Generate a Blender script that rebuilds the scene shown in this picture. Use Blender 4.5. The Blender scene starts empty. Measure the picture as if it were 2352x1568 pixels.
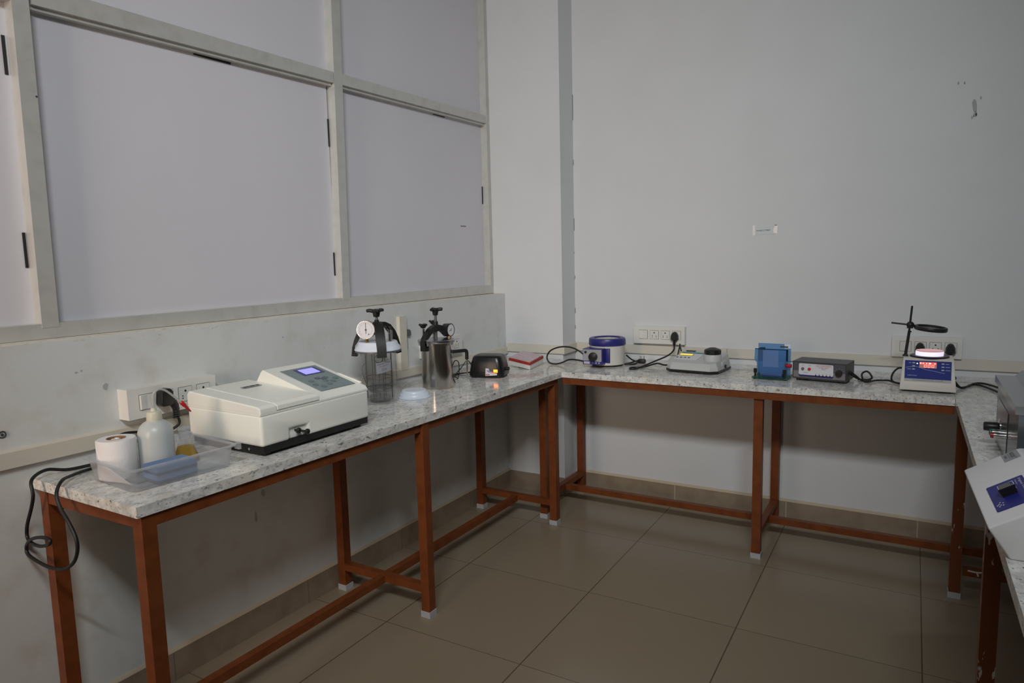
import bpy, bmesh, math, random
from mathutils import Vector, Matrix
random.seed(7)
S = bpy.context.scene
COL = S.collection
PI = math.pi

# ------------------------------------------------------------------ camera
cd = bpy.data.cameras.new('camera')
cam = bpy.data.objects.new('camera', cd); COL.objects.link(cam)
cr = Vector((0.86325027, 0.50422521, -0.02357779))
cu = Vector((-0.03945001, 0.1139589, 0.9927019))
cf = Vector((-0.50323223, 0.85602004, -0.11826674))
M = Matrix((cr, cu, -cf)).transposed().to_4x4()
M.translation = (2.08733, -3.65043, 1.36936)
cam.matrix_world = M
cd.sensor_fit = 'HORIZONTAL'; cd.sensor_width = 36.0
cd.lens = 36.0 * 1571.2 / 2352.0
cd.clip_start = 0.05; cd.clip_end = 50
S.camera = cam
# ------------------------------------------------------------------ view
S.view_settings.view_transform = 'Standard'
S.view_settings.look = 'None'
S.view_settings.gamma = 1.0
S.view_settings.use_curve_mapping = False
S.view_settings.exposure = 0.0
# ------------------------------------------------------------------ world + lights
w = bpy.data.worlds.new('world'); S.world = w; w.use_nodes = True
w.node_tree.nodes['Background'].inputs[0].default_value = (1.0, 0.95, 0.92, 1)
w.node_tree.nodes['Background'].inputs[1].default_value = 0.042

def area(name, loc, direction, sx, sy, power, color, spread=180):
    ld = bpy.data.lights.new(name, 'AREA'); ld.shape = 'RECTANGLE'
    ld.size = sx; ld.size_y = sy; ld.energy = power; ld.color = color; ld.spread = math.radians(spread)
    o = bpy.data.objects.new(name, ld); COL.objects.link(o)
    o.location = loc
    o.rotation_euler = Vector(direction).to_track_quat('-Z', 'Y').to_euler()
    return o
# tube lamp high on the wall behind the photographer, an unseen warm fill added lower down to lift the near-left wall
area('tube_lamp', (2.15, -3.92, 2.92), (-0.50, 1.0, -0.55), 1.15, 0.06, 19.7, (0.935, 0.975, 1.0), 91)
area('warm_rear_fill', (0.70, -5.9, 1.62), (-.36, 1, -.10), 0.8, 1.4, 11.5, (1.0, 0.78, 0.62), 75)

# ------------------------------------------------------------------ materials
def nodes(name):
    m = bpy.data.materials.new(name); m.use_nodes = True
    nt = m.node_tree
    return m, nt, nt.nodes['Principled BSDF']
def setp(b, col=None, rough=.5, metal=0, spec=.5, emit=None, es=0, trans=0, ior=1.45, coat=0):
    if col: b.inputs['Base Color'].default_value = (*col, 1)
    b.inputs['Roughness'].default_value = rough
    b.inputs['Metallic'].default_value = metal
    b.inputs['Specular IOR Level'].default_value = spec
    b.inputs['Transmission Weight'].default_value = trans
    b.inputs['IOR'].default_value = ior
    b.inputs['Coat Weight'].default_value = coat
    if emit:
        b.inputs['Emission Color'].default_value = (*emit, 1)
        b.inputs['Emission Strength'].default_value = es
def mat(name, col, rough=.5, metal=0, spec=.5, emit=None, es=0, noise=None, bump=None, coat=0, trans=0, ior=1.45):
    """plain procedural material; noise=(scale, second colour, low, high), bump=(scale, strength)"""
    m, nt, b = nodes(name)
    setp(b, col, rough, metal, spec, emit, es, trans, ior, coat)
    if noise or bump:
        tc = nt.nodes.new('ShaderNodeTexCoord')
    if noise:
        n = nt.nodes.new('ShaderNodeTexNoise'); n.inputs['Scale'].default_value = noise[0]
        n.inputs['Detail'].default_value = 6; n.inputs['Roughness'].default_value = .6
        nt.links.new(tc.outputs['Object'], n.inputs['Vector'])
        r = nt.nodes.new('ShaderNodeMapRange'); r.inputs[1].default_value = noise[2]; r.inputs[2].default_value = noise[3]
        nt.links.new(n.outputs['Fac'], r.inputs[0])
        mx = nt.nodes.new('ShaderNodeMix'); mx.data_type = 'RGBA'
        mx.inputs[6].default_value = (*col, 1); mx.inputs[7].default_value = (*noise[1], 1)
        nt.links.new(r.outputs[0], mx.inputs[0]); nt.links.new(mx.outputs[2], b.inputs['Base Color'])
    if bump:
        n2 = nt.nodes.new('ShaderNodeTexNoise'); n2.inputs['Scale'].default_value = bump[0]
        n2.inputs['Detail'].default_value = 4
        nt.links.new(tc.outputs['Object'], n2.inputs['Vector'])
        bp = nt.nodes.new('ShaderNodeBump'); bp.inputs['Strength'].default_value = bump[1]
        bp.inputs['Distance'].default_value = .004
        nt.links.new(n2.outputs['Fac'], bp.inputs['Height']); nt.links.new(bp.outputs[0], b.inputs['Normal'])
    return m
def clear(name, tint, diff, dfac, gloss_rough=.05, ior=1.45):
    """thin clear plastic or glass: tinted see-through, some body colour, a surface sheen"""
    m = bpy.data.materials.new(name); m.use_nodes = True
    nt = m.node_tree; nt.nodes.clear()
    out = nt.nodes.new('ShaderNodeOutputMaterial')
    t = nt.nodes.new('ShaderNodeBsdfTransparent'); t.inputs[0].default_value = (*tint, 1)
    d = nt.nodes.new('ShaderNodeBsdfDiffuse'); d.inputs[0].default_value = (*diff, 1)
    tl = nt.nodes.new('ShaderNodeBsdfTranslucent'); tl.inputs[0].default_value = (*diff, 1)
    a = nt.nodes.new('ShaderNodeMixShader'); a.inputs[0].default_value = .4
    nt.links.new(d.outputs[0], a.inputs[1]); nt.links.new(tl.outputs[0], a.inputs[2])
    m1 = nt.nodes.new('ShaderNodeMixShader'); m1.inputs[0].default_value = dfac
    nt.links.new(t.outputs[0], m1.inputs[1]); nt.links.new(a.outputs[0], m1.inputs[2])
    g = nt.nodes.new('ShaderNodeBsdfGlossy'); g.inputs['Roughness'].default_value = gloss_rough
    lw = nt.nodes.new('ShaderNodeLayerWeight'); lw.inputs[0].default_value = .5
    pw = nt.nodes.new('ShaderNodeMath'); pw.operation = 'POWER'; pw.inputs[1].default_value = 4
    nt.links.new(lw.outputs['Facing'], pw.inputs[0])
    f = nt.nodes.new('ShaderNodeMath'); f.operation = 'MULTIPLY_ADD'; f.inputs[1].default_value = .45; f.inputs[2].default_value = .035
    nt.links.new(pw.outputs[0], f.inputs[0])
    m2 = nt.nodes.new('ShaderNodeMixShader')
    nt.links.new(f.outputs[0], m2.inputs[0]); nt.links.new(m1.outputs[0], m2.inputs[1]); nt.links.new(g.outputs[0], m2.inputs[2])
    nt.links.new(m2.outputs[0], out.inputs[0])
    return m

def granite():
    m, nt, b = nodes('granite')
    setp(b, None, .13, 0, .5)
    tc = nt.nodes.new('ShaderNodeTexCoord')
    mp = nt.nodes.new('ShaderNodeMapping'); mp.inputs['Scale'].default_value = (1.0, .62, 1.0)
    mp.inputs['Rotation'].default_value = (0, 0, .5)
    nt.links.new(tc.outputs['Object'], mp.inputs[0])
    def noise(sc, det, lo, hi):
        n = nt.nodes.new('ShaderNodeTexNoise'); n.inputs['Scale'].default_value = sc
        n.inputs['Detail'].default_value = det; n.inputs['Roughness'].default_value = .65
        nt.links.new(mp.outputs[0], n.inputs['Vector'])
        r = nt.nodes.new('ShaderNodeMapRange'); r.inputs[1].default_value = lo; r.inputs[2].default_value = hi
        nt.links.new(n.outputs['Fac'], r.inputs[0]); return r.outputs[0]
    def mix(fac, c1, c2):
        x = nt.nodes.new('ShaderNodeMix'); x.data_type = 'RGBA'
        nt.links.new(fac, x.inputs[0])
        if isinstance(c1, tuple): x.inputs[6].default_value = (*c1, 1)
        else: nt.links.new(c1, x.inputs[6])
        x.inputs[7].default_value = (*c2, 1)
        return x.outputs[2]
    c = mix(noise(30, 5, .40, .62), (.80, .79, .75), (.52, .52, .50))
    c = mix(noise(11, 3, .55, .72), c, (.72, .67, .57))
    c = mix(noise(105, 4, .55, .65), c, (.34, .34, .35))
    c = mix(noise(62, 5, .615, .68), c, (.10, .10, .11))
    nt.links.new(c, b.inputs['Base Color'])
    return m
def floor_mat():
    m, nt, b = nodes('floor_tile')
    setp(b, None, .20, 0, .38)
    tc = nt.nodes.new('ShaderNodeTexCoord')
    sp = nt.nodes.new('ShaderNodeSeparateXYZ'); nt.links.new(tc.outputs['Object'], sp.inputs[0])
    def math_(op, a, bb=None):
        n = nt.nodes.new('ShaderNodeMath'); n.operation = op
        for i, v in enumerate((a, bb)):
            if v is None: continue
            if isinstance(v, (int, float)): n.inputs[i].default_value = v
            else: nt.links.new(v, n.inputs[i])
        return n.outputs[0]
    def line(axis, off, T, wd):
        u = math_('DIVIDE', math_('SUBTRACT', sp.outputs[axis], off), T)
        f = math_('FRACT', math_('ADD', u, 100.5))
        d = math_('ABSOLUTE', math_('SUBTRACT', f, .5))
        return math_('LESS_THAN', d, wd / T / 2), math_('FLOOR', math_('ADD', u, 100))
    lx, ix = line(0, .980, .591, .0042)
    ly, iy = line(1, -1.189, .575, .0026)
    g = math_('MAXIMUM', lx, ly)
    wn = nt.nodes.new('ShaderNodeTexWhiteNoise'); wn.noise_dimensions = '2D'
    cb = nt.nodes.new('ShaderNodeCombineXYZ'); nt.links.new(ix, cb.inputs[0]); nt.links.new(iy, cb.inputs[1])
    nt.links.new(cb.outputs[0], wn.inputs['Vector'])
    n = nt.nodes.new('ShaderNodeTexNoise'); n.inputs['Scale'].default_value = 5; n.inputs['Detail'].default_value = 5
    nt.links.new(tc.outputs['Object'], n.inputs['Vector'])
    fac = math_('ADD', math_('MULTIPLY', wn.outputs['Value'], .45), math_('MULTIPLY', n.outputs['Fac'], .55))
    x = nt.nodes.new('ShaderNodeMix'); x.data_type = 'RGBA'
    x.inputs[6].default_value = (.255, .205, .140, 1); x.inputs[7].default_value = (.295, .24, .17, 1)
    nt.links.new(fac, x.inputs[0])
    y = nt.nodes.new('ShaderNodeMix'); y.data_type = 'RGBA'
    y.inputs[7].default_value = (.10, .075, .05, 1)
    nt.links.new(g, y.inputs[0]); nt.links.new(x.outputs[2], y.inputs[6])
    nt.links.new(y.outputs[2], b.inputs['Base Color'])
    return m

WALL = (.67, .68, .69)
M = dict(
    wall=mat('wall_paint', WALL, .55, noise=(3.0, (.635, .645, .65), .35, .75), bump=(60, .05)),
    lwall=mat('wall_paint_grubby', (.66, .675, .665), .5, noise=(7.0, (.56, .54, .49), .50, .80), bump=(45, .12)),
    edge=mat('bare_plaster_edge', (.66, .63, .55), .8, noise=(40, (.45, .40, .33), .5, .7)),
    rwall=mat('low_bounce_wall', (.34, .34, .33), .6),  # unseen wall, greyed down to cut bounced light at the right
    ceil=mat('ceiling_paint', (.66, .66, .64), .8),
    floor=floor_mat(), granite=granite(),
    skirt=mat('skirting_tile', (.30, .235, .17), .35, noise=(14, (.24, .18, .125), .4, .7)),
    grout=mat('pale_grout', (.50, .42, .31), .8),
    panel=mat('laminate_panel', (.66, .65, .69), .38, noise=(1.6, (.63, .62, .655), .35, .7)),
    alu=mat('aluminium', (.58, .58, .55), .40, metal=.30, noise=(18, (.50, .50, .47), .45, .75)),
    gasket=mat('black_rubber_gasket', (.012, .012, .012), .5),
    brown=mat('brown_enamel', (.185, .050, .013), .42, spec=.35, noise=(22, (.135, .034, .009), .4, .7)),
    cap=mat('pale_plastic_foot', (.42, .43, .45), .5),
    ivory=mat('ivory_plastic', (.62, .585, .50), .42),
    socket=mat('white_plastic', (.72, .71, .67), .25),
    line=mat('shadow_gap', (.16, .155, .14), .8),
    hole=mat('dark_hole', (.02, .02, .02), .8),
    black=mat('black_plastic', (.012, .012, .012), .38),
    cable=mat('black_cable', (.010, .010, .010), .45),
    bmetal=mat('black_metal', (.014, .014, .013), .42),
    spec=mat('cream_white_casing', (.84, .845, .775), .36),
    specbase=mat('black_base', (.009, .009, .009), .55),
    keypad=mat('grey_green_keypad', (.20, .26, .265), .34, noise=(30, (.15, .19, .195), .55, .75)),
    key=mat('green_grey_key', (.13, .19, .18), .4), keyd=mat('dark_key', (.10, .11, .16), .4),
    lcdframe=mat('blue_screen_bezel', (.05, .045, .17), .3),
    lcd=mat('lit_blue_screen', (.2, .2, .6), .3, emit=(.36, .33, 1.0), es=.85),
    plate=mat('grey_name_plate', (.26, .26, .25), .35), dark=mat('dark_print', (.05, .05, .055), .6),
    chrome=mat('chrome', (.72, .71, .69), .12, metal=1),
    steel=mat('stainless_steel', (.56, .53, .49), .16, metal=1),
    brush=mat('brushed_steel', (.44, .45, .46), .24, metal=1),
    brass=mat('brass', (.50, .33, .14), .3, metal=1),
    dial=mat('dial_face', (.72, .70, .71), .4), grey=mat('grey_metal', (.16, .16, .16), .4, metal=.6),
    tray=clear('translucent_tray', (.90, .915, .935), (.77, .785, .81), .33, .18),
    jar=clear('clear_jar', (.985, .99, .99), (.5, .53, .53), .02, .03),
    glass=clear('clear_glass', (.97, .975, .975), (.7, .7, .7), .07, .03),
    film=clear('crinkled_film', (.90, .91, .93), (.8, .8, .82), .42, .05),
    wire=mat('steel_wire', (.16, .15, .14), .35, metal=.8),
    liquid=clear('yellow_liquid', (.80, .56, .03), (.66, .44, .01), .6, .1, 1.33),
    bottle=mat('milky_polythene', (.51, .545, .535), .34, noise=(4, (.47, .50, .49), .4, .7)),
    bcap=mat('cream_cap', (.62, .60, .47), .4), tube=clear('milky_tube', (.85, .85, .84), (.75, .75, .72), .6, .15),
    red=mat('red_plastic', (.55, .018, .022), .35),
    paper=mat('white_tissue', (.80, .78, .77), .9, bump=(90, .25)),
    card=mat('brown_cardboard', (.30, .17, .085), .9),
    sponge=mat('light_blue_sponge', (.17, .27, .47), .95, bump=(420, .9)),
    scour=mat('dark_blue_scourer', (.065, .105, .20), .95, bump=(500, .9)),
    pad=mat('dark_grey_green_pad', (.14, .17, .165), .8),
    lid=mat('white_polypropylene', (.70, .745, .83), .35),
    bbox=mat('gloss_black_casing', (.008, .008, .008), .30),
    ledo=mat('amber_digits', (.9, .3, .02), .4, emit=(1, .30, .02), es=3.2),
    ledr=mat('red_led', (.9, .02, .02), .4, emit=(1, .03, .02), es=.9),
    ledd=mat('red_digits', (.9, .1, .05), .4, emit=(1, .16, .11), es=1.5),
    ledw=mat('white_led', (.9, .9, .9), .4, emit=(1, .92, .75), es=2.6),
    redwin=mat('red_display_window', (.10, .002, .002), .2, emit=(.55, .003, .003), es=.22),
    yel=mat('yellow_screen', (.9, .6, .02), .3, emit=(1, .62, .02), es=.95),
    label=mat('white_label', (.66, .66, .69), .4), lblue=mat('label_blue', (.16, .30, .50), .4),
    lred=mat('label_red', (.55, .16, .13), .4),
    pink=mat('speckled_pink_lid', (.56, .44, .46), .45, noise=(110, (.34, .16, .18), .58, .70)),
    rim=mat('red_rim', (.42, .028, .018), .4), white=mat('white_casing', (.70, .70, .66), .38),
    blue=mat('navy_enamel', (.025, .025, .175), .36), mbody=mat('cream_enamel', (.66, .65, .60), .42),
    mface=mat('silver_grey_panel', (.36, .36, .38), .42, metal=.2), wool=mat('glass_fibre_lining', (.55, .54, .40), .95, bump=(160, .8)),
    coly=mat('light_grey_casing', (.50, .51, .50), .42), teal=mat('teal_stripe', (.045, .20, .235), .4),
    btn=mat('dark_button', (.06, .06, .06), .5),
    gelb=clear('blue_acrylic', (.58, .78, .96), (.22, .41, .70), .34, .05),
    geld=clear('dark_teal_acrylic', (.06, .24, .33), (.012, .07, .12), .55, .05),
    gell=clear('pale_blue_acrylic', (.74, .86, .98), (.40, .56, .82), .40, .05),
    gelg=clear('green_edge_acrylic', (.45, .72, .62), (.03, .15, .11), .45, .05),
    gelc=clear('clear_acrylic', (.80, .86, .88), (.4, .45, .5), .10, .05),
    gelbar=mat('deep_blue_bar', (.01, .03, .22), .3),
    psb=mat('charcoal_enamel', (.040, .041, .040), .42), psf=mat('dark_grey_face', (.075, .073, .088), .5), psl=mat('mid_grey_face', (.19, .18, .19), .5),
    navy=mat('navy_print', (.025, .02, .12), .5), redprint=mat('red_print', (.50, .06, .06), .5), pale=mat('pale_print', (.36, .40, .60), .5),
    cc=mat('warm_white_enamel', (.66, .625, .575), .42), ccb=mat('royal_blue_panel', (.016, .028, .20), .55, spec=.2),
    ccgrey=mat('grey_strip', (.36, .37, .37), .5),
    wave=mat('pale_blue_wave', (.13, .15, .36), .4), ykey=mat('pale_green_key', (.20, .26, .28), .4),
    glow=mat('lit_dish_wall', (.9, .9, .95), .4, emit=(.84, .78, 1.0), es=.80),
    glowtop=mat('lit_pink_agar', (.9, .55, .55), .4, emit=(.95, .50, .52), es=.36),
    lens=clear('lens_glass', (.90, .94, .95), (.6, .65, .65), .08, .02),
    rolex=mat('white_powder_coat', (.70, .70, .70), .36), sticker=mat('silver_sticker', (.26, .275, .29), .5, metal=.1),
    rblue=mat('blue_panel', (.022, .022, .19), .5, spec=.25), rocker=mat('grey_rocker', (.05, .05, .05), .3),
    green=mat('green_lens', (.01, .12, .06), .2), redl=mat('red_lens', (.30, .01, .02), .2),
    tape=mat('glossy_tape', (.80, .79, .79), .2), scuff=mat('grey_scuff', (.40, .415, .42), .7), scuffd=mat('dark_scuff', (.20, .21, .21), .7),
    chip=mat('bare_white_chip', (.60, .56, .53), .7), bath=mat('grey_blue_steel', (.23, .255, .275), .24, metal=.9),
    stone=mat('dusty_feet', (.03, .03, .03), .6),
)
# brown enamel with chipped white spots, for the worn frame on the right
def chipped():
    m, nt, b = nodes('chipped_brown_enamel')
    setp(b, None, .4)
    tc = nt.nodes.new('ShaderNodeTexCoord')
    n = nt.nodes.new('ShaderNodeTexNoise'); n.inputs['Scale'].default_value = 48; n.inputs['Detail'].default_value = 5
    mp = nt.nodes.new('ShaderNodeMapping'); mp.inputs['Scale'].default_value = (1, 1, .3)
    nt.links.new(tc.outputs['Object'], mp.inputs[0]); nt.links.new(mp.outputs[0], n.inputs['Vector'])
    r = nt.nodes.new('ShaderNodeMapRange'); r.inputs[1].default_value = .625; r.inputs[2].default_value = .645
    nt.links.new(n.outputs['Fac'], r.inputs[0])
    x = nt.nodes.new('ShaderNodeMix'); x.data_type = 'RGBA'
    x.inputs[6].default_value = (.140, .040, .012, 1); x.inputs[7].default_value = (.50, .45, .41, 1)
    nt.links.new(r.outputs[0], x.inputs[0]); nt.links.new(x.outputs[2], b.inputs['Base Color'])
    return m
M['chipped'] = chipped()

# ------------------------------------------------------------------ mesh builder
class MB:
    def __init__(s): s.bm = bmesh.new()
    def _new(s, before, bev, seg=2, ang=50):
        if bev:
            new = [v for v in s.bm.verts if v not in before]
            eds = {e for v in new for e in v.link_edges if len(e.link_faces) == 2 and e.calc_face_angle(0) > math.radians(ang)}
            bmesh.ops.bevel(s.bm, geom=list(eds), offset=bev, segments=seg, profile=.5, affect='EDGES', clamp_overlap=True)
    def hexa(s, p, bev=0, seg=2):
        """8 points: bottom 4 counter-clockwise, then top 4"""
        before = set(s.bm.verts)
        v = [s.bm.verts.new(q) for q in p]
        for f in ((3,2,1,0),(4,5,6,7),(0,1,5,4),(1,2,6,5),(2,3,7,6),(3,0,4,7)): s.bm.faces.new([v[i] for i in f])
        s._new(before, bev, seg); return s
    def box(s, x0, x1, y0, y1, z0, z1, bev=0, seg=2):
        return s.hexa([(x0,y0,z0),(x1,y0,z0),(x1,y1,z0),(x0,y1,z0),(x0,y0,z1),(x1,y0,z1),(x1,y1,z1),(x0,y1,z1)], bev, seg)
    def prism(s, poly, axis, a, b, bev=0, seg=2, ang=50):
        """outline in the two other axes, pushed along axis"""
        before = set(s.bm.verts)
        def P(q, t): return {'x': (t, q[0], q[1]), 'y': (q[0], t, q[1]), 'z': (q[0], q[1], t)}[axis]
        lo = [s.bm.verts.new(P(q, a)) for q in poly]; hi = [s.bm.verts.new(P(q, b)) for q in poly]
        n = len(poly)
        s.bm.faces.new(lo[::-1]); s.bm.faces.new(hi)
        for i in range(n): s.bm.faces.new([lo[i], lo[(i+1) % n], hi[(i+1) % n], hi[i]])
        bmesh.ops.recalc_face_normals(s.bm, faces=list({f for v in lo + hi for f in v.link_faces}))
        s._new(before, bev, seg, ang); return s
    def lathe(s, prof, c=(0,0,0), axis=(0,0,1), seg=40, closed=False):
        q = Vector((0,0,1)).rotation_difference(Vector(axis).normalized())
        c = Vector(c); rings = []
        for r, z in prof:
            if r < 1e-6: rings.append([s.bm.verts.new(c + q @ Vector((0,0,z)))])
            else: rings.append([s.bm.verts.new(c + q @ Vector((r*math.cos(2*PI*i/seg), r*math.sin(2*PI*i/seg), z))) for i in range(seg)])
        prs = list(zip(rings, rings[1:]))
        if closed: prs.append((rings[-1], rings[0]))
        fs = []
        for A, B in prs:
            for i in range(seg):
                j = (i+1) % seg
                a = [A[i], A[j]] if len(A) > 1 else [A[0]]
                b = [B[j], B[i]] if len(B) > 1 else [B[0]]
                if len(a) + len(b) > 2: fs.append(s.bm.faces.new(a + b))
        bmesh.ops.recalc_face_normals(s.bm, faces=fs)
        return s
    def cyl(s, p0, p1, r0, r1=None, seg=24):
        p0, p1 = Vector(p0), Vector(p1); L = (p1-p0).length
        r1 = r0 if r1 is None else r1
        return s.lathe([(0,0),(r0,0),(r1,L),(0,L)], p0, p1-p0, seg)
    def ball(s, c, r, sz=1.0, seg=20):
        return s.lathe([(r*math.sin(PI*i/10) if 0 < i < 10 else 0, -r*sz*math.cos(PI*i/10)) for i in range(11)], c, seg=seg)
    def torus(s, c, R, r, axis=(0,0,1), seg=44, rs=10):
        return s.lathe([(R + r*math.cos(2*PI*i/rs), r*math.sin(2*PI*i/rs)) for i in range(rs)], c, axis, seg, closed=True)
    def tube(s, pts, r, seg=8, sub=5, closed=False):
        pts = [Vector(p) for p in pts]
        if sub > 1 and len(pts) > 2:
            out = []
            n = len(pts)
            for i in range(n - 1):
                a, b, c, d = pts[max(i-1,0)], pts[i], pts[i+1], pts[min(i+2,n-1)]
                for k in range(sub):
                    t = k / sub
                    out.append(.5*((2*b) + (c-a)*t + (2*a-5*b+4*c-d)*t*t + (3*b-a-3*c+d)*t**3))
            out.append(pts[-1]); pts = out
        rings = []; prev = None
        for i, p in enumerate(pts):
            t = (pts[min(i+1,len(pts)-1)] - pts[max(i-1,0)])
            if t.length < 1e-9: t = Vector((0,0,1))
            t.normalize()
            nrm = t.cross(Vector((0,0,1)) if abs(t.z) < .95 else Vector((1,0,0))) if prev is None else prev - t*prev.dot(t)
            nrm.normalize(); prev = nrm; bn = t.cross(nrm)
            rr = r[min(i, len(r)-1)] if isinstance(r, list) else r
            rings.append([s.bm.verts.new(p + rr*(nrm*math.cos(2*PI*k/seg) + bn*math.sin(2*PI*k/seg))) for k in range(seg)])
        fs = []
        for A, B in zip(rings, rings[1:]):
            for k in range(seg): fs.append(s.bm.faces.new([A[k], A[(k+1)%seg], B[(k+1)%seg], B[k]]))
        fs.append(s.bm.faces.new(rings[0][::-1])); fs.append(s.bm.faces.new(rings[-1]))
        bmesh.ops.recalc_face_normals(s.bm, faces=fs)
        return s
    def slab(s, o, u, v, w, h, t, rnd=0):
        """thin plate: corner o, edge directions u, v, size w x h, thickness t along u x v"""
        o, u, v = Vector(o), Vector(u).normalized(), Vector(v).normalized(); n = u.cross(v)
        if rnd:
            out = []
            for cx, cy, a0 in ((w-rnd,h-rnd,0),(rnd,h-rnd,90),(rnd,rnd,180),(w-rnd,rnd,270)):
                for k in range(5):
                    a = math.radians(a0 + 22.5*k); out.append((cx+rnd*math.cos(a), cy+rnd*math.sin(a)))
        else: out = [(0,0),(w,0),(w,h),(0,h)]
        lo = [s.bm.verts.new(o+u*a+v*b) for a, b in out]; hi = [s.bm.verts.new(o+u*a+v*b+n*t) for a, b in out]
        N = len(out); fs = [s.bm.faces.new(lo[::-1]), s.bm.faces.new(hi)]
        for i in range(N): fs.append(s.bm.faces.new([lo[i], lo[(i+1)%N], hi[(i+1)%N], hi[i]]))
        return s
    def build(s, name, m, parent=None, ang=38, flat=False):
        me = bpy.data.meshes.new(name); s.bm.to_mesh(me); s.bm.free()
        o = bpy.data.objects.new(name, me); COL.objects.link(o)
        me.materials.append(M[m] if isinstance(m, str) else m)
        if not flat:
            me.polygons.foreach_set('use_smooth', [True]*len(me.polygons))
            me.set_sharp_from_angle(angle=math.radians(ang))
        if parent: o.parent = parent
        return o
def lettering(name, txt, o, u, v, height, m, parent, width=None, align='LEFT', t=.0004):
    cu_ = bpy.data.curves.new(name, 'FONT'); cu_.body = txt; cu_.size = 1; cu_.extrude = 0; cu_.resolution_u = 2
    tmp = bpy.data.objects.new(name, cu_); COL.objects.link(tmp)
    dg = bpy.context.evaluated_depsgraph_get(); dg.update()
    me = bpy.data.meshes.new_from_object(tmp.evaluated_get(dg))
    bpy.data.objects.remove(tmp); bpy.data.curves.remove(cu_)
    xs = [q.co.x for q in me.vertices]; ys = [q.co.y for q in me.vertices]
    sc = height / max(1e-6, max(ys) - min(ys)); sx = sc if not width else width / (max(xs) - min(xs))
    o, u, v = Vector(o), Vector(u).normalized(), Vector(v).normalized(); n = u.cross(v)
    W = (max(xs) - min(xs)) * sx
    off = {'LEFT': 0, 'CENTER': -W/2}[align]
    x0, y0 = min(xs), min(ys)
    for q in me.vertices:
        q.co = o + u*((q.co.x - x0)*sx + off) + v*((q.co.y - y0)*sc) + n*t
    ob = bpy.data.objects.new(name, me); COL.objects.link(ob); me.materials.append(M[m]); ob.parent = parent
    return ob

def thing(name, label, cat, loc=(0,0,0), rotz=0, group=None):
    o = bpy.data.objects.new(name, None); COL.objects.link(o)
    o.location = loc; o.rotation_euler = (0,0,rotz); o.empty_display_size = .05
    o['label'] = label; o['category'] = cat
    if group: o['group'] = group
    return o
def tag(o, label, cat, group=None):
    o['label'] = label; o['category'] = cat
    if group: o['group'] = group
    return o
def struct(o, label=None):
    o['kind'] = 'structure'
    if label: o['label'] = label
    return o
def dup(root, loc, rotz=0, label=None):
    r = root.copy(); COL.objects.link(r); r.location = loc; r.rotation_euler = (0,0,rotz)
    if label: r['label'] = label
    for ch in list(root.children):
        c = ch.copy(); COL.objects.link(c); c.parent = r
        for g in list(ch.children):
            d = g.copy(); COL.objects.link(d); d.parent = c
    return r

# ------------------------------------------------------------------ the room
H = 0.80
struct(MB().box(-.25, 2.86, -6.7, .2, -.1, 0).build('floor', 'floor'), 'glossy beige floor of large square tiles')
struct(MB().box(-.25, 2.95, -6.7, .2, 3.1, 3.2).build('ceiling', 'ceil'))
struct(MB().box(-.15, 2.95, 0, .15, 0, 3.1).build('wall_back', 'wall'), 'plain pale grey painted wall behind the far bench')
struct(MB().box(2.85, 3.0, -6.7, 0, 0, 3.1).build('wall_right', 'rwall'))
wl = struct(MB().box(-.2, 0, -6.7, 0, 0, 1.172).build('wall_left', 'lwall'), 'low pale wall under the aluminium partition')
MB().hexa([(-.115,-6.7,1.172),(-.0005,-6.7,1.172),(-.0005,-.17,1.172),(-.115,-.17,1.172),(-.115,-6.7,1.1735),(-.004,-6.7,1.1735),(-.004,-.17,1.1735),(-.115,-.17,1.1735)]).build('ledge_edge', 'edge', wl)
struct(MB().box(-.15, .377, -.169, 0, 0, 3.1, .004).build('wall_corner', 'wall'), 'square white pillar in the far left corner')
# skirting tiles
bl = struct(MB().box(0, .012, -6.7, -.169, 0, .100).build('baseboard_left', 'skirt'))
g = MB()
for y in (-2.389, -1.802, -1.21, -.62): g.box(.0115, .0125, y-.0015, y+.0015, .001, .099)
g.build('skirting_joint', 'line', bl)
MB().prism([(0,.098),(.012,.098),(.009,.104),(0,.110)], 'y', -6.7, -.169).build('mortar_line', 'grout', bl)
bb = struct(MB().box(.377, 2.85, -.012, 0, 0, .100).build('baseboard_back', 'skirt'))
g = MB()
for x in (.981, 1.565, 2.149): g.box(x-.002, x+.002, -.0126, -.0115, .001, .099)
g.build('skirting_joint', 'grout', bb)
MB().prism([(0,.098),(-.012,.098),(-.009,.104),(0,.112)], 'x', .377, 2.85).build('mortar_line', 'grout', bb)
bc = struct(MB().box(0, .377, -.181, -.169, 0, .100).box(.377, .389, -.181, -.012, 0, .100).build('baseboard_corner', 'skirt'))
struct(MB().box(2.838, 2.85, -6.7, -.012, 0, .100).build('baseboard_right', 'skirt'))

# wall marks
g = MB()
def blot(bm, x, z, a, b, n=9):
    P = []
    for i in range(n):
        t = 2*PI*i/n; r = random.uniform(.65, 1.15)
        P.append((x + a*r*math.cos(t), z + b*r*math.sin(t)))
    bm.prism(P, 'y', -.0006, -.0001)
wb = bpy.data.objects['wall_back']
for x, z, a, b in ((2.222,2.085,.005,.009),(2.285,1.985,.010,.035),(2.290,1.945,.008,.014),(2.306,2.012,.004,.010),(2.278,1.935,.004,.008)): blot(g, x, z, a, b)
g.build('scuff_mark', 'scuff', wb)
g = MB(); blot(g, 2.2445, 2.083, .0025, .006); blot(g, 2.284, 1.94, .002, .006); blot(g, 2.292,1.945,.002,.008)
g.build('scuff_mark', 'scuffd', wb)
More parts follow.
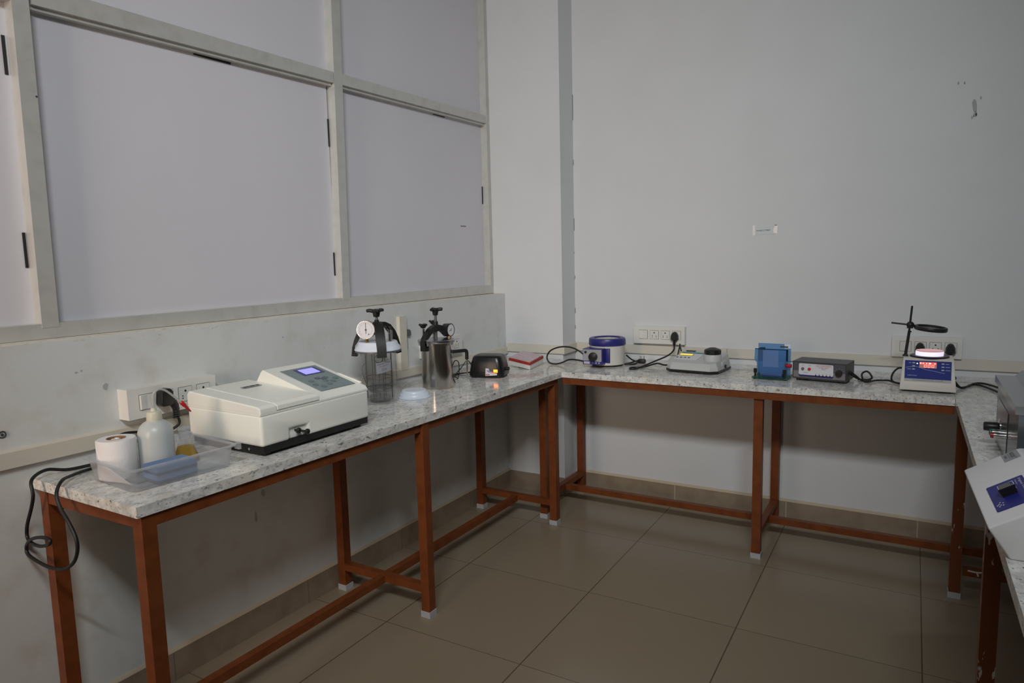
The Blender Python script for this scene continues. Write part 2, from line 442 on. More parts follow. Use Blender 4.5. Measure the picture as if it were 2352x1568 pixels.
# crack where pillar meets wall
g = MB()
for z0, z1 in ((2.15,2.29),(1.53,1.60),(1.05,1.08),(1.25,1.27),(1.40,1.405),(1.9,1.93),(.96,.98)):
    g.box(.377, .3795, -.0035, -.0005, z0, z1)
g.build('plaster_crack', 'scuffd', wb)
# marks on left wall
def dot(bm, y, z, a, b, n=9):
    bm.prism([(y + a*random.uniform(.7,1.15)*math.cos(2*PI*i/n), z + b*random.uniform(.7,1.15)*math.sin(2*PI*i/n)) for i in range(n)], 'x', .0001, .0006)
g = MB()
for y, z, a, b in ((-2.60,1.075,.005,.003),(-2.585,1.078,.003,.003),(-2.52,1.02,.008,.012),(-1.84,1.095,.004,.004),(-1.63,1.03,.003,.002),(-2.42,.48,.008,.003),(-1.98,.52,.010,.014),(-2.02,.44,.006,.02)): dot(g, y, z, a, b)
g.build('scuff_mark', 'scuff', wl)
g = MB()
for k in range(34):
    y = random.uniform(-2.75, -.3); dot(g, y, 1.164 + random.uniform(-.006, .004), random.uniform(.003,.010), random.uniform(.001,.003))
g.build('plaster_chip', 'edge', wl)

# ------------------------------------------------------------------ aluminium partition
win = bpy.data.objects.new('window_1', None); COL.objects.link(win); win.empty_display_size = .05
win.location = (-.078, -1.4, 1.18); struct(win, 'aluminium framed partition with blank white laminate panels')
def wpart(mb, name, m, lab=None):
    o = mb.build(name, m, win); o.matrix_parent_inverse = Matrix.Translation((.078, 1.4, -1.18))
    if lab: o['label'] = lab
    return o
X0, X1 = -.140, -.078
def bar(ya, za0, za1, yb, zb0, zb1):      # sloping horizontal member
    return MB().hexa([(X0,ya,za0),(X1,ya,za0),(X1,yb,zb0),(X0,yb,zb0),(X0,ya,za1),(X1,ya,za1),(X1,yb,zb1),(X0,yb,zb1)], .0025)
def post(y0b, y1b, y0t, y1t, z0, z1, X0=-.1395, X1=-.0768):
    return MB().hexa([(X0,y0b,z0),(X1,y0b,z0),(X1,y1b,z0),(X0,y1b,z0),(X0,y0t,z1),(X1,y0t,z1),(X1,y1t,z1),(X0,y1t,z1)], .0025)
wpart(bar(-6.5, 1.172, 1.208, -.170, 1.176, 1.224), 'sill_rail', 'alu')
wpart(post(-2.640,-2.594, -2.622,-2.580, 1.206, 3.1), 'mullion', 'alu')
wpart(post(-1.427,-1.383, -1.395,-1.340, 1.212, 3.1), 'mullion', 'alu')
wpart(post(-4.0,-3.956, -3.99,-3.946, 1.206, 3.1), 'mullion', 'alu')
wpart(post(-.200,-.170, -.200,-.170, 1.220, 3.1), 'corner_post', 'alu')
wpart(bar(-6.5, 2.105, 2.163, -2.625, 2.110, 2.168), 'transom', 'alu')
wpart(bar(-2.580, 2.113, 2.171, -1.414, 2.136, 2.181), 'transom', 'alu')
wpart(bar(-1.362, 2.138, 2.184, -.200, 2.155, 2.197), 'transom', 'alu')
def inner(ya, za, yb, zb, h=.012):      # stepped glazing bead below the transom
    return MB().hexa([(-.125,ya,za-h),(-.092,ya,za-h),(-.092,yb,zb-h),(-.125,yb,zb-h),(-.125,ya,za),(-.092,ya,za),(-.092,yb,zb),(-.125,yb,zb)], .002)
wpart(inner(-2.590, 2.114, -1.416, 2.137), 'glazing_bead', 'alu')
wpart(inner(-1.365, 2.139, -.200, 2.156), 'glazing_bead', 'alu')
for ya, yb, z0, z1 in ((-3.96,-2.63,1.206,2.112),(-2.60,-1.42,1.206,2.14),(-1.39,-.19,1.21,2.16),(-3.96,-2.62,2.16,3.1),(-2.59,-1.40,2.165,3.1),(-1.37,-.19,2.18,3.1),(-6.5,-3.99,1.206,3.1)):
    wpart(MB().box(-.132, -.118, ya, yb, z0, z1), 'panel', 'panel')
def gask(y0, y1, z0, z1): wpart(MB().box(-.119, -.1145, y0, y1, z0, z1, .001), 'gasket_strip', 'gasket')
gask(-2.648,-2.640, 1.915, 2.02); gask(-2.648,-2.641, 1.38, 1.48)
gask(-1.424,-1.418, 1.875, 1.99); gask(-1.431,-1.426, 1.32, 1.42)
gask(-.207,-.201, 1.70, 1.80)
gask(-2.05,-1.90, 2.108, 2.115); gask(-2.28,-2.16, 1.208, 1.214); gask(-.66,-.56,2.134,2.14)
wpart(MB().box(-.1185, -.1172, -.437, -.385, 1.563, 1.567), 'scratch', 'dark')
wpart(MB().cyl((-.078,-2.592,1.86),(-.0765,-2.592,1.86),.003), 'screw', 'dark')

# ------------------------------------------------------------------ trunking
t1 = struct(MB().hexa([(0,-6.5,.885),(.016,-6.5,.885),(.016,-.169,.817),(0,-.169,.817),(0,-6.5,.945),(.016,-6.5,.940),(.016,-.169,.853),(0,-.169,.858)], .002).build('trim_1', 'ivory'), 'ivory cable trunking along the left wall above the worktop')
t2 = struct(MB().box(.016, .3768, -.185, -.169, .832, .878, .002).box(.377, .393, -.1852, -.016, .8318, .8782, .002).build('trim_2', 'ivory'), 'ivory cable trunking round the corner pillar')
t3 = struct(MB().box(.393, 2.85, -.016, 0, .833, .880, .002).build('trim_3', 'ivory'), 'ivory cable trunking along the far wall')
MB().box(1.2565, 1.2585, -.0168, -.015, .833, .880).build('joint_line', 'line', t3)

# ------------------------------------------------------------------ worktops and frames
TH = .028
wt = MB().hexa([(0,-2.742,H-TH),(.497,-2.745,H-TH),(.566,-.573,H-TH),(0,-.573,H-TH),(0,-2.742,H),(.497,-2.745,H),(.566,-.573,H),(0,-.573,H)], .002)
wt.box(0, .5655, -.5732, -.1695, H-TH, H)
top_left = wt.build('worktop', 'granite')
wt = MB().box(.5662, 2.2445, -.572, -.0005, H-TH, H, .002)
top_far = wt.build('worktop', 'granite')
wt2 = MB().hexa([(2.262,-3.4,H-TH),(2.8495,-3.4,H-TH),(2.8495,-.572,H-TH),(2.2452,-.572,H-TH),(2.262,-3.4,H),(2.8495,-3.4,H),(2.8495,-.572,H),(2.2452,-.572,H)], .002)
wt2.box(2.2452, 2.8495, -.5718, -.0005, H-TH, H)
top_right = wt2.build('worktop', 'granite')

ZT = H - TH; RH = .034; L2 = .019
def leg(fr, x, y, m='brown', z1=None):
    o = MB().box(x-L2, x+L2, y-L2, y+L2, .018, z1 or ZT, .003).build('leg', m, fr)
    MB().box(x-L2-.003, x+L2+.003, y-L2-.003, y+L2+.003, 0, .024, .003).build('foot_cap', 'cap', o)
def beam(fr, name, a, b, wd, h, m='brown'):
    """flat bar from a to b (top centre-line points)"""
    a, b = Vector(a), Vector(b); d = (b-a).normalized(); s_ = Vector((-d.y, d.x, 0))*wd/2; dn = Vector((0,0,-h))
    p = [a-s_+dn, b-s_+dn, b+s_+dn, a+s_+dn, a-s_, b-s_, b+s_, a+s_]
    return MB().hexa(p, .002).build(name, m, fr)
fr = thing('lab_bench', 'long granite topped bench with brown steel legs along the left wall', 'bench', (0,0,0), 0, 'granite benches')
top_left.parent = fr
for x, y in ((.472,-2.713),(.505,-1.648),(.524,-.592)): leg(fr, x, y)
for y in (-2.722,-1.632,-.560): leg(fr, .052, y)
beam(fr, 'front_rail', (.474,-2.694,ZT), (.526,-.573,ZT), .034, RH)
beam(fr, 'back_rail', (.052,-2.70,ZT), (.052,-.54,ZT), .034, RH)
beam(fr, 'end_rail', (.071,-2.722,ZT), (.453,-2.713,ZT), .034, RH)
for y, xa in ((-2.715,.472),(-1.640,.505),(-.575,.524)): beam(fr, 'cross_stretcher', (.071,y,.122), (xa-.019,y,.122), .030, .030)
beam(fr, 'long_stretcher', (.272,-2.70,.121), (.285,-.59,.115), .030, .030)

fr = thing('lab_bench', 'granite topped bench with brown steel legs along the plain far wall', 'bench', (0,0,0), 0, 'granite benches')
top_far.parent = fr
for x, y in ((.436,-.530),(1.517,-.530)): leg(fr, x, y)
for x, y in ((.427,-.045),(1.514,-.045)): leg(fr, x, y)
beam(fr, 'front_rail', (.567,-.548,ZT), (2.243,-.548,ZT), .034, RH)
beam(fr, 'back_rail', (.446,-.045,ZT), (2.22,-.045,ZT), .034, RH)
for x in (.432, 1.516): beam(fr, 'cross_stretcher', (x,-.064,.122), (x,-.511,.122), .030, .030)
beam(fr, 'long_stretcher', (.447,-.285,.112), (2.76,-.285,.112), .030, .030)

fr = thing('lab_bench', 'granite topped bench with chipped brown legs at the right edge', 'bench', (0,0,0), 0, 'granite benches')
top_right.parent = fr
for x, y in ((2.274,-.548),(2.291,-1.58),(2.291,-2.70)): leg(fr, x, y, 'chipped')
for x, y in ((2.79,-.548),(2.79,-1.58),(2.79,-2.70)): leg(fr, x, y, 'chipped')
beam(fr, 'front_rail', (2.272,-.567,ZT), (2.289,-3.30,ZT), .034, RH, 'chipped')
beam(fr, 'back_rail', (2.79,-.30,ZT), (2.79,-3.30,ZT), .034, RH, 'chipped')
for y in (-.548,-1.58,-2.70): beam(fr, 'cross_stretcher', (2.30,y,.128), (2.771,y,.128), .030, .030, 'brown')
beam(fr, 'long_stretcher', (2.53,-.56,.128), (2.53,-3.2,.128), .030, .030, 'brown')
g = MB()
for pts in ([(2.315,-.564,.122),(2.345,-.5645,.120),(2.368,-.564,.123),(2.385,-.565,.112)], [(2.385,-.5645,.113),(2.397,-.5645,.098)], [(2.345,-.5645,.120),(2.350,-.5645,.106)]):
    g.tube(pts, .0035, 6, 3)
g.build('paint_splash', 'chip', fr)
# ------------------------------------------------------------------ socket boxes and plugs
def rocker(par, c, T):     # T maps (u along, v up, n out) to the box frame
    pass
def socket_box(label, loc, rotz, Wd, Hh, D, n=4, kinds=None, name='socket_box'):
    """local frame: box runs along +x, its back on the plane y=0, front at y=-D"""
    t = thing(name, label, 'socket box', loc, rotz, 'wall socket boxes')
    b = MB().box(0, Wd, -D, 0, 0, Hh, .007, 3)
    b.build('body', 'socket', t)
    m0 = Wd*.155; st = Wd*.215; sz = min(Hh*.52, st*.80)
    z0 = (Hh-sz)/2 + .002
    kinds = kinds or ['switch','socket','socket','socket']
    for k, kd in enumerate(kinds):
        x = Wd*.115 + k*st
        f = MB().box(x, x+sz, -D-.0006, -D+.002, z0, z0+sz).build('module_gap', 'line', t)
        if kd == 'switch':
            p = MB().box(x+.0015, x+sz-.0015, -D-.0035, -D, z0+.0015, z0+sz-.0015, .001).build('switch_plate', 'socket', t)
            MB().hexa([(x+.003,-D-.0075,z0+.003),(x+sz*.48,-D-.004,z0+.003),(x+sz*.48,-D-.002,z0+.003),(x+.003,-D-.002,z0+.003),(x+.003,-D-.0075,z0+sz-.003),(x+sz*.48,-D-.004,z0+sz-.003),(x+sz*.48,-D-.002,z0+sz-.003),(x+.003,-D-.002,z0+sz-.003)]).build('rocker', 'socket', p)
        else:
            p = MB().box(x+.0015, x+sz-.0015, -D-.002, -D, z0+.0015, z0+sz-.0015, .001).build('socket_plate', 'socket', t)
            h = MB(); cx = x+sz/2
            h.cyl((cx,-D-.0025,z0+sz*.72),(cx,-D-.0018,z0+sz*.72),.0036,seg=12)
            for dx in (-.22,.22):
                for dz in (.24, .40): h.cyl((cx+dx*sz,-D-.0025,z0+sz*dz),(cx+dx*sz,-D-.0018,z0+sz*dz),.0022,seg=10)
            h.build('pin_hole', 'hole', p)
    t['_geo'] = 0
    del t['_geo']
    return t, (m0, st, sz, z0)
R90 = PI/2
# left wall: local +x must run along +y and face +x  -> rotate +90 deg (x->y, -y->+x)
SB = socket_box
sL, gl = SB('white socket box on the left wall behind the wash bottle', (0,-2.487,.912), R90, .305, .094, .050)
s1, g1 = SB('white socket box on the far wall between heating mantle and colorimeter', (.748,0,.893), 0, .288, .096, .030)
s2, g2 = SB('white socket box on the far wall behind the magnifier stand', (2.012,0,.882), 0, .274, .094, .034)
s3, g3 = SB('white socket box on the left wall half hidden by the steel jar', (0,-1.005,.898), R90, .31, .090, .045)
for (t_, g_) in ((sL,gl),): pass
# upright trunking piece on the left wall between the two jars
vt = MB().box(0, .018, -1.164, -1.114, .862, 1.118, .002)
o = vt.build('trim_4', 'ivory'); struct(o, 'upright white trunking piece on the left wall between the two pressure jars')
cv = MB().cyl((.0005,-1.094,1.035),(.014,-1.094,1.035),.017)
cv.box(.0005, .009, -1.110, -1.100, .955, 1.03)
tag(cv.build('pipe_clip', 'grey'), 'dark clip on the left wall beside the upright trunking', 'clip')

def plug(par, c, facing, down=True):
    """three-pin plug body at c (back face on the socket), facing = outward unit vector"""
    c = Vector(c); n = Vector(facing); u = Vector((0,0,1)).cross(n)
    out = [(-.020,-.016),(-.011,-.024),(.011,-.024),(.020,-.016),(.018,.006),(.010,.021),(0,.025),(-.010,.021),(-.018,.006)]
    bm = MB(); lo = [bm.bm.verts.new(c + u*a + Vector((0,0,b))) for a, b in out]
    mi = [bm.bm.verts.new(c + n*.020 + u*a + Vector((0,0,b))) for a, b in out]
    hi = [bm.bm.verts.new(c + n*.030 + u*a*.72 + Vector((0,0,b*.72))) for a, b in out]
    N = len(out); bm.bm.faces.new(lo[::-1]); bm.bm.faces.new(hi)
    for A, B in ((lo,mi),(mi,hi)):
        for i in range(N): bm.bm.faces.new([A[i],A[(i+1)%N],B[(i+1)%N],B[i]])
    bmesh.ops.recalc_face_normals(bm.bm, faces=bm.bm.faces[:])
    a = c + n*.014 + Vector((0,0,-.018)); b = c + n*.016 + Vector((0,0,-.050))
    bm.cyl(a, b, .0085, .0055, 14)
    for k in range(4): bm.torus(a.lerp(b, .35+.18*k), .0072, .0012, (0,0,1), 14, 6)
    return bm.build('plug', 'black', par)
# big plug of the spectrophotometer
pc = thing('power_cable', 'thick black cord looping over the left end of the bench', 'cord', (0,0,0))
loopp = [(.062,-2.50,.8065),(.045,-2.58,.8065),(.03,-2.66,.8068),(.024,-2.715,.820),(.058,-2.768,.812),(.075,-2.776,.775),(.056,-2.775,.737),(.019,-2.775,.675),(.022,-2.776,.641),(.094,-2.785,.64),(.161,-2.79,.659),(.168,-2.79,.673),(.126,-2.79,.672),(.06,-2.785,.652),(-.006+.012,-2.775,.62),(.008,-2.775,.596),(.065,-2.775,.584),(.133,-2.775,.582),(.2,-2.775,.595),(.248,-2.775,.624),(.271,-2.775,.661),(.269,-2.775,.692),(.242,-2.775,.728),(.207,-2.775,.762),(.186,-2.77,.796),(.165,-2.745,.818),(.12,-2.70,.812),(.085,-2.64,.8068),(.078,-2.57,.8065),(.085,-2.50,.8065)]
MB().tube(loopp, .0046, 10, 6).build('cord', 'cable', pc)
pk = thing('power_cable', 'black cord with a large plug in the left wall socket box', 'cord', (0,0,0))
bm = MB()
bm.prism([(-2.402,.947),(-2.398,.985),(-2.388,.995),(-2.368,.995),(-2.360,.985),(-2.358,.950),(-2.366,.940),(-2.394,.940)], 'x', .052, .088, .005, 2)
bm.cyl((.074,-2.366,.965),(.076,-2.352,.935),.013,.012,14).cyl((.076,-2.352,.937),(.075,-2.346,.900),.0115,.008,14)
for k in range(5): bm.torus((.0755,-2.349-.0005*k,.925-.007*k), .0088, .0018, (0,0,1), 14, 6)
bm.build('plug', 'black', pk)
MB().tube([(.075,-2.346,.902),(.072,-2.342,.872),(.052,-2.38,.852),(.034,-2.42,.858),(.030,-2.46,.869),(.030,-2.50,.872),(.032,-2.535,.858),(.04,-2.56,.83),(.05,-2.56,.8068)], .0042, 10, 6).build('cord', 'cable', pk)

# ------------------------------------------------------------------ wash-up tray and its contents
t = thing('plastic_tray', 'translucent clear plastic tray at the near end of the left worktop', 'tray', (.292,-2.541,H), -.085)
a, b, hh = .112, .138, .064
def ring(w_, l_, z, r, n=6):
    out = []
    for cx, cy, a0 in ((w_-r,l_-r,0),(-w_+r,l_-r,90),(-w_+r,-l_+r,180),(w_-r,-l_+r,270)):
        for k in range(n):
            q = math.radians(a0 + 90*k/(n-1)); out.append((cx+r*math.cos(q), cy+r*math.sin(q), z))
    return out
def loft(rings, caps=(True, True)):
    bm = MB(); V = [[bm.bm.verts.new(p) for p in r] for r in rings]; N = len(rings[0])
    for A, B in zip(V, V[1:]):
        for i in range(N): bm.bm.faces.new([A[i],A[(i+1)%N],B[(i+1)%N],B[i]])
    if caps[0]: bm.bm.faces.new(V[0][::-1])
    if caps[1]: bm.bm.faces.new(V[-1])
    return bm
loft([ring(a-.004,b-.004,.0006,.014), ring(a,b,.003,.018), ring(a+.010,b+.008,hh-.004,.020), ring(a+.011,b+.009,hh,.020)], (True, False)).build('basin', 'tray', t)
loft([ring(a+.009,b+.007,hh-.004,.019), ring(a+.020,b+.018,hh-.004,.024), ring(a+.021,b+.019,hh,.024), ring(a+.009,b+.007,hh,.019)], (False, False)).build('rim', 'tray', t)
MB().box(a-.004, a+.018, b+.015, b+.023, hh-.016, hh+.001, .002).build('lip_tab', 'tray', t)
TZ = H + .0045
# paper roll
t = thing('paper_roll', 'white tissue roll with brown core standing in the plastic tray', 'paper roll', (.221,-2.625,TZ))
hr = .107
MB().lathe([(.024,0),(.0465,0),(.0487,.004),(.0487,hr-.003),(.0465,hr),(.024,hr)], closed=True, seg=56).build('tissue', 'paper', t)
MB().lathe([(.0222,.001),(.0242,.001),(.0242,hr+.0008),(.0222,hr+.0008)], closed=True, seg=40).build('core', 'card', t)
g = MB()
for k in range(7):
    q = random.uniform(0, 6.28); g.ball((.010*math.cos(q)+.004, .010*math.sin(q), hr-.012+random.uniform(0,.010)), .008, .7, 8)
g.build('crumpled_tissue', 'paper', t)
# loose sheet hanging from the roll towards the tray's front corner
bm = MB(); rows = []
for i in range(13):
    s_ = i/12; row = []
    for j in range(9):
        h = j/8
        zt = hr*(1-.02) * (1 - s_**1.15) + .004
        z = .002 + h*(zt-.002)
        th = -2.25 + .95*min(s_*1.6, 1)
        base = Vector((.0497*math.cos(th), .0497*math.sin(th), z))
        far = Vector((.0497*math.cos(-1.30) + .105*max(0, s_-.62)/.38, .0497*math.sin(-1.30) + .010*max(0, s_-.62)/.38 + .006*math.sin(9*s_)*(1-h), z))
        p = base if s_ <= .62 else far
        row.append(bm.bm.verts.new(p))
    rows.append(row)
for A, B in zip(rows, rows[1:]):
    for j in range(8): bm.bm.faces.new([A[j], B[j], B[j+1], A[j+1]])
o = bm.build('loose_sheet', 'paper', t, ang=80)
so = o.modifiers.new('thickness', 'SOLIDIFY'); so.thickness = .0012
# wash bottle
t = thing('wash_bottle', 'milky white wash bottle with a red tipped spout in the tray', 'bottle', (.257,-2.534,TZ))
MB().lathe([(0,0),(.040,0),(.0455,.004),(.0465,.012),(.0465,.098),(.0450,.112),(.040,.125),(.031,.135),(.0205,.141),(.0185,.143),(.0185,.147),(0,.147)], seg=52).build('body', 'bottle', t)
o = MB().lathe([(0,.140),(.0200,.140),(.0205,.143),(.0195,.162),(.0175,.166),(.0085,.168),(.007,.176),(0,.176)], seg=40).build('cap', 'bcap', t)
MB().tube([(0,0,.174),(0,0,.200),(0,.003,.214),(0,.012,.223),(.001,.026,.225),(.002,.045,.214),(.003,.074,.185),(.004,.086,.172)], .0031, 10, 6).build('spout_tube', 'tube', t)
MB().cyl((.004,.082,.177),(.004,.092,.166),.0062,.0060,14).cyl((.004,.091,.167),(.0045,.110,.144),.0050,.0022,14).build('spout_tip', 'red', t)
# flask
t = thing('conical_flask', 'small glass conical flask of yellow liquid in the tray', 'flask', (.250,-2.442,TZ))
op = [(0,.0005),(.034,.0005),(.0365,.004),(.0350,.010),(.0155,.062),(.0130,.070),(.0130,.090),(.0150,.0945)]
MB().lathe(op, seg=44).build('glass', 'glass', t)
MB().lathe([(0,.0020),(.0325,.0020),(.0348,.005),(.0333,.010),(.0222,.042),(0,.042)], seg=44).build('yellow_liquid', 'liquid', t)
bm = MB(); N = 26; rr = []
for z in (.066,.074,.081,.088,.094,.099):
    rr.append([(( .0145 + (.0025 if z > .09 else 0) + random.uniform(-.0012,.0022))*math.cos(2*PI*i/N), (.0145 + (.0025 if z > .09 else 0) + random.uniform(-.0012,.0022))*math.sin(2*PI*i/N), z + random.uniform(-.002,.002)) for i in range(N)])
loft(rr, (False, False)).build('film_wrap', 'film', t, ang=10)
MB().tube([(.014,.004,.082),(.020,.008,.084),(.018,.010,.078)], .003, 7, 4).build('film_tail', 'film', t)
bm.bm.free()
# sponges
def sponge(label, z, dx):
    t = thing('sponge', label, 'sponge', (.353+dx,-2.560,z), -.085, 'blue sponges')
    MB().box(-.038,.038,-.055,.055,.0065,.021,.003).build('foam', 'sponge', t)
    MB().box(-.0382,.0382,-.0552,.0552,0,.0066,.002).build('scouring_pad', 'scour', t)
    return t
sponge('lower of two stacked blue sponges in the plastic tray', TZ, 0)
sponge('upper of two stacked blue sponges in the plastic tray', TZ+.0212, .001)
tag(MB().box(.275,.330,-2.640,-2.585,TZ,TZ+.004,.001).build('scouring_pad', 'pad'), 'thin dark pad lying flat in the tray by the paper roll', 'pad')

# ------------------------------------------------------------------ spectrophotometer
t = thing('spectrophotometer', 'cream white laboratory spectrophotometer with lit screen on black base', 'spectrophotometer', (.2625,-2.088,H), -.016)
# local x: -.1775 .. +.1775, y: -.229 .. +.229
hx, hy = .1775, .229
o = MB().box(-hx+.010, hx-.006, -hy+.010, hy-.004, .010, .034, .012, 3).build('base', 'specbase', t)
MB().cyl((.105,-hy+.0105,.018),(.105,-hy+.0075,.018),.0042).build('screw', 'chrome', o)
g = MB()
for sx in (-1,1):
    for sy in (-1,1): g.cyl((sx*(hx-.03), sy*(hy-.035),0),(sx*(hx-.03), sy*(hy-.035),.012),.014)
g.box(-hx+.03, hx-.03, -hy+.03, hy-.05, .004, .012)
g.build('rubber_foot', 'specbase', t)
# lower shell with a notch for the rod knobs
poly = [(-hy,.032),(-.122,.032),(-.122,.066),(-.049,.066),(-.049,.030),(hy,.030),(hy,.1285),(-hy,.1285)]
MB().prism(poly, 'x', -hx, hx, .010, 3, 60).box(-hx+.02, hx-.012, -.121, -.050, .0325, .0655).build('lower_shell', 'spec', t)
kn = MB()
for y, z, L in ((-.094,.055,.012),(-.068,.047,.028)):
    kn.cyl((hx-.013,y,z),(hx-.002+L*.3,y,z),.0035,seg=12)
    kn.lathe([(0,0),(.0085,0),(.0095,.002),(.0095,.006),(.006,.009),(0,.009)], (hx-.006+L*.6,y,z), (1,0,-.05), 18)
kn.build('rod_knob', 'black', t)
def cover(y0, y1, zb, zf, nm, fx=0, mtl='spec'):
    return MB().prism([(-hx,.1300),(hx-.001-fx,.1300),(hx-.003-fx,zf-.006),(hx-.016-fx,zf+.001),(-hx+.01,zb),(-hx,zb-.012)], 'y', y0, y1, .004, 3, 30).build(nm, mtl, t)
MB().prism([(-hx,.1298),(hx-.001,.1298),(hx-.003,.1475),(hx-.018,.1535),(-hx+.01,.1758),(-hx,.164)], 'y', -hy+.001, -.1648, .004, 3, 30).build('side_cover', 'spec', t, ang=14)
MB().box(-hx+.004, hx-.0012, -hy+.0012, hy-.0012, .126, .132).build('seam', 'spec', t)
MB().prism([(-hx,.1325),(hx-.0005,.1335),(hx-.0025,.1480),(hx-.0175,.1540),(-hx+.01,.1763),(-hx,.1645)], 'y', -.1644, .0040, .002, 2, 30).build('sample_lid', 'spec', t, ang=14)
# control housing: wedge with raised back
x0, x1 = -.100, hx-.002
def zpl(x): return .2155 - .265*(x + .1025)
prof = [(-hx,.130),(x1,.130),(x1,zpl(.163)-.012),(.166,zpl(.163)-.002),(x0+.004,zpl(x0+.004)),(x0-.006,zpl(x0)-.010),(x0-.030,.172),(-hx,.166)]
MB().prism(prof, 'y', .005, hy-.001, .003, 2, 25).build('control_housing', 'spec', t, ang=14)
# keypad on the slope
u = Vector((0,1,0)); v = Vector((-1,0,.265)).normalized(); n = u.cross(v)
def onp(y, x): return Vector((x, y, zpl(x)))
kp = MB().slab(onp(.047,.140) + n*.0002, u, v, .158, .205, .0012).build('keypad', 'keypad', t)
d = .0015
o = MB().slab(onp(.094,.012) + n*d, u, v, .094, .060, .0008).build('screen_bezel', 'lcdframe', kp)
MB().slab(onp(.107,.004) + n*(d+.0008), u, v, .067, .045, .0005).build('screen', 'lcd', kp)
for (y, x, m_) in ((.070,.098,'key'),(.078,.068,'key'),(.085,.122,'key'),(.120,.112,'key'),(.128,.085,'key'),(.150,.098,'key'),(.150,.060,'key'),(.178,.080,'key'),(.118,.056,'keyd'),(.135,.068,'keyd')):
    MB().slab(onp(y-.010, x) + n*(d+.0002), u, v, .020, .018, .0010, .007).build('key', m_, kp)
# raised lip along the right edge of the housing
MB().prism([(.030,zpl(.030)),(.150,zpl(.150)),(.150,zpl(.150)+.007),(.050,zpl(.050)+.004)], 'y', hy-.010, hy-.001, .002).build('edge_lip', 'spec', t)
# name plate on the top
def ztop(x): return .176 - .0235*(x+hx)/(2*hx)
uu = Vector((0,1,0)); vv = Vector((-1,0,.068)).normalized()
o = MB().slab(Vector((-.060,-.100,ztop(-.060)+.0022)), uu, vv, .072, .020, .0009).build('name_plate', 'plate', t)
g = MB()
for k, (w_) in enumerate((.010,.007,.011,.006,.009)): g.slab(Vector((-.066,-.094+.0125*k,ztop(-.066)+.0033)), uu, vv, w_, .009, .0003)
g.build('plate_print', 'dark', o)

# ------------------------------------------------------------------ anaerobic jar (clear)
t = thing('pressure_jar', 'clear pressure jar with white lid, dial gauge and black clamp', 'jar', (.200,-1.527,H), 0)
R = .0735
MB().lathe([(0,.001),(R-.004,.001),(R,.005),(R,.205),(R+.014,.207),(R+.018,.212),(R+.018,.216),(R-.003,.216),(R-.003,.010),(0,.010)], seg=64).build('jar_body', 'jar', t)
MB().lathe([(R+.004,.212),(R+.021,.212),(R+.021,.2175),(R+.004,.2175)], closed=True, seg=64).build('gasket_ring', 'grey', t)
MB().lathe([(0,.2178),(.094,.2178),(.095,.221),(.090,.232),(.086,.236),(.083,.240),(.080,.249),(.076,.253),(0,.2545)], seg=64).build('lid', 'lid', t)
# clamp with three curved arms
hub = MB().cyl((0,0,.300),(0,0,.334),.013,.011).cyl((0,0,.334),(0,0,.340),.009)
hub.build('clamp_hub', 'bmetal', t)
def arm(th, rad, z0):
    c, s_ = math.cos(th), math.sin(th)
    prof = [(.008,.326),(.035,.322),(.060,.305),(.080,.275),(.092,.245),(.102,.200),(.094,.197),(.094,.190)]
    # flat curved strap with a hooked foot
    outer = [(.006,.331),(.030,.330),(.056,.318),(.078,.292),(.092,.262),(.101,.232),(.106,.196),(.084,.193)]
    inner_ = [(.006,.314),(.028,.314),(.048,.304),(.066,.282),(.080,.254),(.0955,.232),(.0985,.2075),(.084,.205)]
    bm = MB(); wd = .0185; perp = Vector((-s_, c, 0))*wd; N = len(outer)
    def P(q, sg): return Vector((q[0]*c, q[0]*s_, q[1])) + perp*sg
    oL = [bm.bm.verts.new(P(q,-1)) for q in outer]; oR = [bm.bm.verts.new(P(q,1)) for q in outer]
    iL = [bm.bm.verts.new(P(q,-1)) for q in inner_]; iR = [bm.bm.verts.new(P(q,1)) for q in inner_]
    for i in range(N-1):
        bm.bm.faces.new([oL[i],oL[i+1],oR[i+1],oR[i]]); bm.bm.faces.new([iR[i],iR[i+1],iL[i+1],iL[i]])
        bm.bm.faces.new([iL[i],iL[i+1],oL[i+1],oL[i]]); bm.bm.faces.new([oR[i],oR[i+1],iR[i+1],iR[i]])
    bm.bm.faces.new([oL[0],oR[0],iR[0],iL[0]]); bm.bm.faces.new([oR[-1],oL[-1],iL[-1],iR[-1]])
    bmesh.ops.recalc_face_normals(bm.bm, faces=bm.bm.faces[:])
    return bm.build('clamp_arm', 'bmetal', t, ang=50)
for th in (-.70, -2.55, 1.35): arm(th, 0, 0)
MB().cyl((0,0,.256),(0,0,.360),.0055).build('clamp_screw', 'grey', t)
hd = MB().lathe([(0,.352),(.012,.352),(.015,.366),(.0155,.374),(0,.374)])
for k in range(3):
    th = k*2*PI/3 - .55
    p = [Vector((.008*math.cos(th), .008*math.sin(th), .374)), Vector((.026*math.cos(th), .026*math.sin(th), .378)), Vector((.040*math.cos(th), .040*math.sin(th), .377))]
    hd.tube(p, [.0085,.0082,.008,.0078,.0075,.0072,.007,.0065,.006], 10, 4)
hd.ball((0,0,.376), .018, .5)
hd.build('hand_knob', 'black', t)
